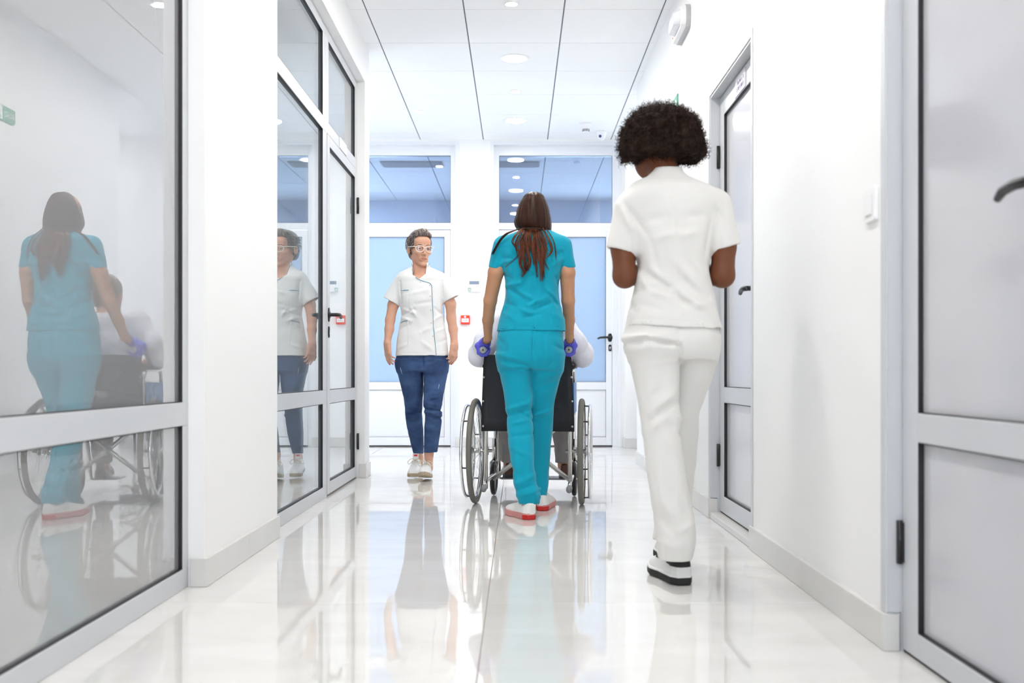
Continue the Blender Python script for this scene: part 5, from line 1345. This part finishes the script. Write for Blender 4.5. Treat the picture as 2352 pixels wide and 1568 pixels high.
fR = [pt(1017, 656, dF), pt(1035, 698, dF), pt(1036.5, 730, 6.67), pt(1041, 757, 6.66), pt(1044, 790, 6.63)]
rf = [0.044, 0.036, 0.0315, 0.0295, 0.0215]
TIPS = []
def f_bodyF(p, tips=None):
    d = prof(p, inset(f_top[3:], 0.024)); d = smin(d, prof(p, inset(pelF[:-1], 0.026)), 0.03)
    for lg, an, hl in ((legFL, pt(962, 1050, 6.95), pt(961, 1085, 6.95)), (legFR, pt(985, 1042, 6.69), pt(984, 1075, 6.70))):
        d = smin(d, prof(p, inset(lg[:-1], 0.021)), 0.015)
        d = smin(d, chain(p, [(lg[-2][1], lg[-2][2], lg[-2][0]), an, hl], [0.030, 0.0285, 0.031], 0.02), 0.015)
    d = smin(d, rc(p, (WX(968, dF), 6.69, WZ(640, dF)), (WX(966, dF), 6.705, WZ(600, dF)), 0.053, 0.044), 0.03)
    d = smin(d, rc(p, (WX(958, dF), 6.66, WZ(640, dF)), from_head((-0.045, 0.0, -0.06)), 0.011, 0.010), 0.02)
    d = smin(d, f_head(to_head(p)), 0.012)
    for am in (fL, fR): d = smin(d, chain(p, am, rf, 0.014), 0.02)
    d = smin(d, hand(p, fL[4], (0.10, -0.22, -1), (0.75, 0.55, 0.0), 1, (0.28, 0.42, 0.5, 0.55), 0.25, 0.93, tips), 0.012)
    d = smin(d, hand(p, fR[4], (-0.14, -0.10, -1), (-0.75, 0.55, 0.0), -1, (0.35, 0.42, 0.46, 0.5), 0.25, 0.93, tips), 0.012)
    return d
f_bodyF(np.zeros((2, 3), dtype=f32), TIPS)
def at_F(V):
    q = to_head(V.astype(f32))
    li = np.exp(-(np.maximum(0, np.sqrt((q[:, 0] / 0.0225) ** 2 + ((q[:, 2] + 0.0692) / 0.0095) ** 2) - 0.82) / 0.14) ** 2) * (q[:, 1] < -0.075)
    na = np.zeros(len(V))
    for t in TIPS: na = np.maximum(na, (np.linalg.norm(V - t, axis=1) < 0.0068).astype(float))
    return {'lips': li * 0.5, 'nails': na}
front = sdf_object('person', f_bodyF, (-1.0, 6.4, 0.02), (-0.36, 7.1, 1.70), 0.0030, M_skinF, None, ORF, attr_fn=at_F)
tag(front, 'woman in white tunic, blue jeans and white glasses walking towards the viewer', 'person')
# eyes, brows
M_eyew = pmat('eye_white', (0.50, 0.47, 0.45, 1), 0.2); M_iris = pmat('dark_brown_iris', (0.02, 0.012, 0.01, 1), 0.1)
for e in EYE_L:
    m = MB(); c = from_head(e) - np.array(ORF)
    look = np.array([0.32, -0.93, -0.18]); look /= np.linalg.norm(look)
    n1 = np.cross(look, [0, 0, 1]); n1 /= np.linalg.norm(n1); n2 = np.cross(n1, look)
    for rr, mi, a0, a1 in ((0.0128, 0, 0.40, math.pi), (0.0129, 1, 0.0, 0.56)):
        vs, fs = [], []
        for i in range(9):
            a = a0 + (a1 - a0) * i / 8
            for j in range(16):
                b = 2 * math.pi * j / 16; vs.append(c + rr * (look * math.cos(a) + (n1 * math.cos(b) + n2 * math.sin(b)) * math.sin(a)))
        for i in range(8):
            for j in range(16): fs.append((i*16+j, i*16+(j+1) % 16, (i+1)*16+(j+1) % 16, (i+1)*16+j))
        m.add(vs, fs, mi, True)
    m.build('eye', [M_eyew, M_iris], front)
M_brow = pmat('brown_eyebrow', srgb(92, 66, 55), 0.7)
def head_surf(x, z):
    """y of the face surface in head space"""
    t = np.linspace(-0.14, 0.0, 200).astype(f32); q = np.stack([np.full(200, x), t, np.full(200, z)], 1).astype(f32)
    return float(t[np.argmax(f_head(q) < 0)])
for s_ in (-1, 1):
    P = []
    for (x, z) in ((0.012, 0.0185), (0.022, 0.0225), (0.033, 0.0245), (0.043, 0.0225), (0.050, 0.0185)):
        P.append(from_head((s_ * x, head_surf(s_ * x, z) - 0.0005, z)) - np.array(ORF))
    MB().tube(P, [0.0022, 0.0030, 0.0028, 0.0020, 0.0010], 8).build('eyebrow', M_brow, front)
# glasses
M_ivory = pmat('ivory_acetate', (0.86, 0.84, 0.78, 1), 0.25)
gl = MB(); yg = -0.109
for s_ in (-1, 1):
    P = []
    for k in range(28):
        a = 2 * math.pi * k / 28; x = 0.0252 * math.cos(a); z = 0.0220 * math.sin(a)
        z = z if z < 0 else z * 0.86 + 0.002 * abs(math.cos(a))
        P.append(from_head((s_ * 0.0325 + x * (1.04), yg + 0.004 * ((s_ * 0.0325 + x) / 0.03) ** 2, -0.002 + z)) - np.array(ORF))
    gl.tube(P, 0.0022, 8, closed=True)
gl.tube([from_head(q) - np.array(ORF) for q in ((-0.0095, yg + 0.001, 0.003), (-0.004, yg - 0.002, 0.006), (0.004, yg - 0.002, 0.006), (0.0095, yg + 0.001, 0.003))], 0.0021, 8)
gl = gl.build('glasses', M_ivory, front)
for s_ in (-1, 1):
    MB().tube([from_head(q) - np.array(ORF) for q in ((s_ * 0.0570, yg + 0.013, 0.0085), (s_ * 0.0690, yg + 0.020, 0.0095), (s_ * 0.0755, -0.04, 0.0105), (s_ * 0.0800, 0.0, 0.0125), (s_ * 0.0790, 0.018, 0.010), (s_ * 0.0770, 0.032, -0.006))], 0.0023, 8).build('temple', M_ivory, gl)
    m = MB(); vs = [from_head((s_ * 0.0325, yg + 0.003, -0.002)) - np.array(ORF)]
    for k in range(24):
        a = 2 * math.pi * k / 24; x = 0.0247 * math.cos(a); z = 0.0212 * math.sin(a); z = z if z < 0 else z * 0.86 + 0.002 * abs(math.cos(a))
        vs.append(from_head((s_ * 0.0325 + x * 1.04, yg + 0.004 * ((s_ * 0.0325 + x) / 0.03) ** 2, -0.002 + z)) - np.array(ORF))
    m.add(vs, [(0, 1 + k, 1 + (k + 1) % 24) for k in range(24)], 0, True); m.build('lens', M_glass_out, gl)
# short ash-brown hair: close sides, tousled top
M_hairF = hair_mat('ash_brown_hair', srgb(58, 50, 50), srgb(142, 128, 124), 0.4, (90, 90, 14))
M_hairF2 = hair_mat('ash_blond_strands', srgb(104, 92, 88), srgb(222, 208, 194), 0.36, (70, 70, 25))
def f_hairF(p):
    q = to_head(p)
    d = ell(q, (0, 0.018, 0.040), (0.0790, 0.1000, 0.0900))
    d = smin(d, ell(q, (0, -0.040, 0.098), (0.050, 0.050, 0.028)), 0.03)
    d = smin(d, ell(q, (0, 0.045, -0.03), (0.064, 0.062, 0.055)), 0.03)
    d = d + 0.0016 * np.sin(q[:, 0] * 420 + 6 * np.sin(q[:, 2] * 60)) + 0.0015 * snoise(q, 150, 0.8)
    # open the face and the ears
    fc = rbox(q, (0, -0.125, -0.016), (0.056, 0.085, 0.098), 0.028)
    d = smax(d, -fc, 0.006)
    fc2 = rbox(q, (0, -0.105, -0.075), (0.12, 0.118, 0.085), 0.03)
    d = smax(d, -fc2, 0.006)
    aq = q.copy(); aq[:, 0] = np.abs(aq[:, 0])
    d = smax(d, -ell(aq, (0.082, 0.010, -0.012), (0.020, 0.025, 0.034)), 0.006)
    return smax(d, -0.078 - q[:, 2], 0.01)
hF = sdf_object('hair', f_hairF, tuple(hd - np.array([.14, .17, .13])), tuple(hd + np.array([.14, .17, .18])), 0.0030, M_hairF, front, ORF)
random.seed(11)
m1, m2 = MB(), MB()
for k in range(330):
    # roots along the crown, combed up and back from the forehead in curved clumps
    u = random.uniform(-1, 1); v = random.random()
    x0 = 0.056 * u; y0 = -0.070 + 0.115 * v; z0 = 0.106 - 0.030 * u * u - 0.020 * (v - 0.35) ** 2
    cl = math.floor(u * 3.0 + v * 2.0)
    rr_ = random.Random(cl * 17 + int(v * 3)); dx = rr_.uniform(-0.022, 0.026) + random.uniform(-0.005, 0.005); lift = rr_.uniform(0.012, 0.032) * (1.15 - v * 0.7)
    back = rr_.uniform(0.018, 0.045)
    P = [(x0, y0, z0 - 0.006), (x0 + dx * 0.2, y0 - 0.004, z0 + lift * 0.7), (x0 + dx * 0.6, y0 + back * 0.4, z0 + lift), (x0 + dx, y0 + back, z0 + lift * 0.55)]
    if v < 0.2: P[1] = (x0 + dx * 0.2, y0 - 0.010, z0 + lift * 0.6)
    P = [from_head(q) - np.array(ORF) for q in P]
    (m1 if random.random() < 0.55 else m2).tube(bez(P, 8), [0.0016, 0.0022, 0.0024, 0.0024, 0.0021, 0.0017, 0.0011, 0.0004], 5)
for k in range(260):
    s_ = random.choice((-1, 1)); v = random.uniform(0, 1); z = random.uniform(-0.03, 0.085)
    y = -0.055 + 0.11 * v
    x = s_ * 0.0805 * math.sqrt(max(0.05, 1 - ((y - 0.018) / 0.104) ** 2 - ((z - 0.04) / 0.094) ** 2))
    if abs(x) < 0.045 or (y < -0.01 and z < 0.0): continue
    P = [(x, y, z), (x * 1.02 + s_ * 0.002, y + 0.014, z - 0.006), (x * 1.0, y + 0.030, z - 0.017)]
    (m1 if random.random() < 0.6 else m2).tube(bez([from_head(q) - np.array(ORF) for q in P], 6), [0.0012, 0.0018, 0.0018, 0.0015, 0.001, 0.0004], 4)
for m, mt, nm_ in ((m1, M_hairF, 'hair_strands'), (m2, M_hairF2, 'hair_highlights')):
    o = m.build(nm_, mt, hF); o['kind'] = 'stuff'
# tunic
WF = folds([(310, 780, 395, 760, .008, -.002), (340, 940, 460, 985, .010, .005), (330, 1000, 450, 940, .010, -.006), (420, 930, 470, 1010, .010, .005), (470, 890, 640, 860, .013, -.003), (420, 780, 600, 740, .013, .003), (330, 1030, 420, 1060, .011, .005), (300, 1140, 400, 1100, .010, -.003), (280, 1340, 380, 1300, .012, .004), (520, 1180, 640, 1120, .014, .003), (660, 930, 740, 1000, .011, -.004), (660, 1050, 740, 990, .011, .004), (680, 1170, 780, 1120, .012, .003), (300, 650, 318, 880, .007, -.004), (735, 640, 738, 800, .007, -.004), (690, 1290, 790, 1240, .012, -.003), (540, 1280, 640, 1360, .014, .003),
            (265, 1388, 680, 1402, .0045, -.0015), (690, 1372, 808, 1368, .0045, -.0015), (390, 770, 392, 1000, .005, -.001)], C5, 6.55, -1, dF)
slF = ((pt(921, 652, dF), pt(898.5, 692, dF), 0.054, 0.0600), (pt(1017, 650, dF), pt(1036.5, 687, dF), 0.054, 0.0590))
vA, vB, vC = pt(947, 631, 6.6), pt(964, 641.5, 6.6), pt(978, 629.5, 6.6)
def f_tun(p):
    d = prof(p, f_top)
    for (a, b, r0, r1) in slF: d = smin(d, hem_sleeve(p, a, b, r0, r1), 0.024)
    d = d - wrink(p, WF) - 0.0014 * snoise(p, 44, 0.9)
    ck = [kk(603, 947, 984, 6.69, .050, .048), kk(612, 944, 987, 6.69, .052, .05), kk(626, 936, 997, 6.685, .066, .064)]
    col = prof(p, ck); ci = prof(p, inset([kk(596, 947, 984, 6.69, .050, .048)] + ck[1:], 0.0045), cap=(True, False))
    d = np.minimum(d, smax(col, -ci, 0.002))
    # V opening in front, straight up through the collar
    z = p[:, 2]; x = p[:, 0]
    le = vA[0] + (vB[0] - vA[0]) * np.clip((vA[2] - z) / (vA[2] - vB[2]), 0, 1); ri = vC[0] + (vB[0] - vC[0]) * np.clip((vC[2] - z) / (vC[2] - vB[2]), 0, 1)
    w_ = np.maximum(np.maximum(le - x, x - ri), np.maximum(vB[2] - z, p[:, 1] - 6.68))
    d = smax(d, -w_.astype(f32), 0.002)
    # front panel overlaps: hem step on the right
    inn = prof(p, inset(f_top[-3:], 0.006), cap=(False, True)); inn = np.maximum(inn, p[:, 2] - (f_top[-1][0] + 0.02))
    return smax(d, -inn, 0.003)
tun = sdf_object('tunic', f_tun, (-0.96, 6.5, 0.80), (-0.36, 6.84, 1.48), 0.0032, M_tunic, front, ORF)
M_pipe = pmat('blue_piping', srgb(70, 140, 165), 0.6)
def on_front(x, y, conv=C5, lift=0.0008, d0=6.56):
    px, py = conv(x, y); X, Z = WX(px, d0), WZ(py, d0)
    yy = surf_y(f_tun, X, Z, 6.48, 6.72); yy = d0 if yy is None else yy
    return np.array([X, yy - lift, Z]) - np.array(ORF)
P = [on_front(x, y) for (x, y) in ((448, 592), (470, 612), (500, 632), (540, 650), (585, 662), (615, 674), (632, 695), (637, 740), (640, 820), (643, 900), (647, 1000), (650, 1100), (660, 1200), (668, 1280), (676, 1360), (681, 1412))]
MB().tube(bez(P, 60), 0.0022, 6).build('piping', M_pipe, tun)
for row in (((312, 745), (340, 744), (370, 744), (398, 745)), ((308, 1076), (330, 1066), (355, 1060), (384, 1057))):
    MB().tube(bez([on_front(x, y) for x, y in row], 12), 0.0021, 6).build('pocket_piping', M_pipe, tun)
for (x0, x1, y0, y1) in ((312, 396, 746, 890), (306, 388, 1064, 1300)):
    MB().tube([on_front(x1, y0, lift=0.0002), on_front(x1, (y0 + y1) / 2, lift=0.0002), on_front(x1 + 2, y1, lift=0.0002)], 0.0012, 5).build('pocket_seam', M_tunic, tun)
M_snap = pmat('pearl_snap', (0.62, 0.62, 0.62, 1), 0.3)
for (x, y) in ((518, 661), (615, 692), (621, 806), (627, 949), (630, 1081), (648, 1217)):
    c = on_front(x, y, lift=0.001); MB().lathe([(0.0, -0.0012), (0.0022, -0.0012), (0.0040, -0.0008), (0.0044, 0.0008), (0.0, 0.0010)], tuple(c), 'y', 14).build('snap', M_snap, tun)
MB().tube([on_front(x, y) for x, y in ((436, 500), (438, 530), (440, 560), (444, 585))], 0.002, 6).build('collar_piping', M_pipe, tun)
# collar edge piping along the V
for row in (((944, 603.5), (947, 612), (947.5, 622), (948, 631)), ((986, 604), (981, 612), (978.5, 620), (977.5, 629))):
    Q_ = []
    for (px, py) in row:
        X, Z = WX(px, 6.62), WZ(py, 6.62); yy = surf_y(f_tun, X, Z, 6.5, 6.74); Q_.append(np.array([X, (yy or 6.64) - 0.001, Z]) - np.array(ORF))
    MB().tube(bez(Q_, 12), 0.0019, 6).build('collar_piping', M_pipe, tun)
# jeans
WJ = folds([(375, 660, 530, 690, .008, .005), (370, 690, 530, 655, .008, -.006), (380, 725, 530, 705, .008, .005), (385, 750, 520, 750, .008, -.004), (555, 620, 720, 640, .009, -.007), (560, 655, 735, 660, .009, .006), (600, 695, 735, 720, .009, -.006), (620, 670, 735, 690, .008, .005), (620, 480, 730, 450, .010, .003), (610, 570, 730, 580, .010, .004), (600, 540, 720, 520, .009, -.004), (400, 610, 520, 625, .009, .004), (545, 90, 548, 200, .008, -.006), (440, 130, 540, 150, .012, -.003), (560, 150, 680, 120, .012, -.003), (445, 1050, 548, 1062, .004, -.0015), (556, 1040, 697, 1040, .004, -.0015), (400, 900, 520, 930, .012, -.003), (580, 820, 700, 800, .012, .003), (522, 720, 545, 1060, .004, -.001)], C6, 6.58, -1, 6.72)
def f_je(p):
    d = smin(prof(p, pelF), smin(prof(p, legFL), prof(p, legFR), 0.008), 0.025)
    d = d - wrink(p, WJ) - 0.0014 * snoise(p, 46, 1.7)
    for lg in (legFL, legFR):
        k0 = lg[-1]; inn = prof(p, inset(lg[-3:], 0.009), cap=(False, True)); inn = np.maximum(inn, p[:, 2] - (k0[0] + 0.012)); d = smax(d, -inn, 0.002)
    return d
jn = sdf_object('jeans', f_je, (-0.86, 6.5, 0.1), (-0.42, 7.02, 0.92), 0.0036, M_jeans, front, ORF)
def on_jeans(x, y):
    px, py = C6(x, y); X, Z = WX(px, 6.58), WZ(py, 6.58); yy = surf_y(f_je, X, Z, 6.45, 6.8)
    return np.array([X, (yy or 6.58) - 0.0003, Z]) - np.array(ORF)
M_fade = pmat('faded_denim', srgb(168, 186, 208), 0.9)
for row in (((311, 195), (318, 230), (328, 266)), ((712, 365), (710, 390), (706, 415))):
    MB().tube(bez([on_jeans(x, y) for x, y in row], 8), [0.0006, 0.0014, 0.0018, 0.002, 0.002, 0.0018, 0.0012, 0.0006], 5).build('worn_streak', M_fade, jn)
# sneakers
M_snk = pmat('white_sneaker_leather', (0.80, 0.80, 0.79, 1), 0.45)
M_snsole = pmat('worn_rubber_sole', srgb(176, 160, 138), 0.7)
M_lace = pmat('cream_lace', srgb(214, 206, 190), 0.8)
M_redtab = pmat('red_tab', srgb(225, 45, 60), 0.6)
for (heel, yaw, pit) in (((WX(983, 6.75), 6.75, 0.004), math.pi + 0.03, math.radians(7)), ((WX(960, 6.99), 6.985, 0.035), math.pi + 0.05, math.radians(-8))):
    o, fu = shoe(front, ORF, heel, yaw, 0.25, 0.092, 0.098, 0.052, pit, [M_snk, M_snsole], 0.026, h=0.003, name='sneaker')
    lo_ = np.array(ORF)
    lc = MB()
    for i in range(5):
        f = 0.115 + 0.018 * i; zt = 0.092 - 0.0095 * i
        pts = [np.array(local_pt(heel, yaw, f, s_, zt - 0.35 * abs(s_) ** 1.0 * 0.5, pit)) - lo_ for s_ in (-0.024, -0.012, 0.0, 0.012, 0.024)]
        lc.tube(pts, 0.0028, 6)
    for s_ in (-1, 1):
        lc.tube(bez([np.array(local_pt(heel, yaw, f, s_ * a, z, pit)) - lo_ for (f, a, z) in ((0.118, 0.0, 0.098), (0.125, 0.022, 0.108), (0.135, 0.046, 0.092), (0.14, 0.040, 0.074), (0.13, 0.018, 0.088), (0.118, 0.0, 0.098))], 18), 0.0024, 6)
    lc = lc.build('laces', M_lace, o)
    tg = MB(); c = [local_pt(heel, yaw, f, s_, z, pit) for (f, s_, z) in ((0.098, -0.02, 0.10), (0.098, 0.02, 0.10), (0.082, 0.02, 0.135), (0.082, -0.02, 0.135), (0.090, -0.02, 0.10), (0.090, 0.02, 0.10), (0.074, 0.02, 0.135), (0.074, -0.02, 0.135))]
    tg.add([np.array(q) - lo_ for q in c], [(0, 1, 2, 3), (7, 6, 5, 4), (0, 4, 5, 1), (1, 5, 6, 2), (2, 6, 7, 3), (3, 7, 4, 0)])
    tg = tg.build('tongue', M_snk, o)
    lb = MB(); c = [local_pt(heel, yaw, f, s_, z, pit) for (f, s_, z) in ((0.0915, -0.012, 0.118), (0.0915, 0.012, 0.118), (0.0865, 0.012, 0.129), (0.0865, -0.012, 0.129))]
    lb.add([np.array(q) - lo_ for q in c], [(0, 1, 2, 3)]); lb.build('tongue_label', M_redtab, o)

# ================================================================== patient in the wheelchair (mostly hidden)
ORP = tuple(WCP(0, 0.1, 0))
M_shirtP = cloth('pale_lilac_white_shirt', srgb(226, 226, 236))
M_trP = cloth('grey_trousers', srgb(150, 146, 146))
M_skinP = skin_mat('patient_skin', srgb(205, 155, 130))
M_brown = pmat('brown_leather', srgb(86, 48, 36), 0.3)
L_ = lambda x, y, z: tuple(WCP(x, y, z))
pa = [[L_(s * 0.175, 0.10, 1.00), L_(s * 0.245, 0.08, 0.88), L_(s * 0.285, 0.14, 0.812), L_(s * 0.235, 0.28, 0.80), L_(s * 0.12, 0.40, 0.755)] for s in (-1, 1)]
plg = [[L_(s * 0.095, 0.10, 0.585), L_(s * 0.125, 0.47, 0.585), L_(s * 0.165, 0.575, 0.35), L_(s * 0.165, 0.60, 0.16)] for s in (-1, 1)]
def torso(p, e):
    d = smin(ell(p, L_(0, 0.10, 0.62), (0.165 - e, 0.125 - e, 0.13)), ell(p, L_(0, 0.12, 0.82), (0.165 - e, 0.115 - e, 0.20)), 0.06)
    return smin(d, rc(p, L_(-0.13, 0.12, 0.985), L_(0.13, 0.12, 0.985), 0.065 - e, 0.065 - e), 0.06)
hp = L_(0.02, 0.20, 1.155)
def f_bodyP(p):
    d = torso(p, 0.015)
    d = smin(d, rc(p, L_(0, 0.13, 1.0), L_(0.01, 0.17, 1.10), 0.055, 0.052), 0.03)
    h = smin(ell(p, (hp[0], hp[1], hp[2] + 0.02), (0.076, 0.097, 0.088)), ell(p, (hp[0], hp[1] + 0.05, hp[2] - 0.045), (0.058, 0.06, 0.07)), 0.03)
    h = smin(h, rc(p, (hp[0], hp[1] + 0.11, hp[2] + 0.01), (hp[0], hp[1] + 0.125, hp[2] - 0.02), 0.008, 0.012), 0.01)
    for s in (-1, 1): h = smin(h, ell(p, (hp[0] + s * 0.077, hp[1], hp[2] - 0.01), (0.01, 0.019, 0.031)), 0.006)
    d = smin(d, h, 0.02)
    for a in pa: d = smin(d, chain(p, a, [0.05, 0.045, 0.042, 0.036, 0.025], 0.015), 0.02)
    for s, a in zip((-1, 1), pa): d = smin(d, hand(p, a[4], (-s * 0.75, 0.55, -0.25), (0, -0.2, -1), s, (0.35, 0.4, 0.45, 0.5), 0.2), 0.012)
    for g in plg: d = smin(d, chain(p, g, [0.075, 0.058, 0.045, 0.036], 0.02), 0.03)
    for g in plg: d = smin(d, rc(p, g[3], tuple(Vector(g[3]) + Vector((0, 0.01, -0.05))), 0.036, 0.034), 0.02)
    return d
pat = sdf_object('person', f_bodyP, (-0.35, 5.28, 0.10), (0.58, 6.25, 1.32), 0.0055, M_skinP, None, ORP)
tag(pat, 'patient in pale shirt and grey trousers seated in the wheelchair', 'person')
def f_shP(p):
    d = torso(p, 0.0)
    for a in pa:
        s_ = chain(p, a[:4], [0.062, 0.062, 0.063, 0.052], 0.03); d = smin(d, s_, 0.03)
    z0 = WCP(0, 0, 0.545)[2]
    d = smax(d, z0 - p[:, 2], 0.01)
    nk = rc(p, L_(0, 0.14, 1.03), L_(0.01, 0.18, 1.16), 0.058, 0.06); d = smax(d, -nk, 0.004)
    for a in pa:
        e = Vector(a[3]) - Vector(a[2]); d = d
    return d - 0.0045 * snoise(p, 30, 0.5) - 0.002 * snoise(p, 70, 1.5)
sdf_object('shirt', f_shP, (-0.35, 5.36, 0.52), (0.52, 5.85, 1.12), 0.005, M_shirtP, pat, ORP)
def f_trP(p):
    d = smin(ell(p, L_(0, 0.10, 0.60), (0.17, 0.13, 0.085)), chain(p, plg[0], [0.085, 0.072, 0.062, 0.056], 0.03), 0.03); d = smin(d, chain(p, plg[1], [0.085, 0.072, 0.062, 0.056], 0.03), 0.03)
    d = smax(d, WCP(0, 0, 0.175)[2] - p[:, 2], 0.004)
    return d - 0.004 * snoise(p, 34, 0.9) - 0.002 * snoise(p, 75, 0.3)
sdf_object('trousers', f_trP, (-0.3, 5.3, 0.15), (0.5, 6.2, 0.75), 0.005, M_trP, pat, ORP)
for s, g in zip((-1, 1), plg):
    hl = L_(s * 0.165, 0.545, 0.0835)
    shoe(pat, ORP, hl, -WYAW + s * 0.12, 0.27, 0.096, 0.09, 0.05, 0.0, [M_brown, M_hinge], 0.022, h=0.0045)
M_hairP = hair_mat('grey_brown_hair', srgb(80, 66, 58), srgb(150, 130, 115), 0.45, (70, 70, 12))
def f_hrP(p):
    d = ell(p, (hp[0], hp[1] - 0.006, hp[2] + 0.026), (0.083, 0.102, 0.094)); d = smin(d, ell(p, (hp[0], hp[1] - 0.055, hp[2] - 0.035), (0.062, 0.045, 0.05)), 0.03)
    d = d + 0.0015 * snoise(p, 160, 0.4)
    return smax(d, -rbox(p, (hp[0], hp[1] + 0.10, hp[2] - 0.03), (0.075, 0.07, 0.085), 0.03), 0.008)
sdf_object('hair', f_hrP, (hp[0] - .12, hp[1] - .14, hp[2] - .12), (hp[0] + .12, hp[1] + .14, hp[2] + .15), 0.004, M_hairP, pat, ORP)
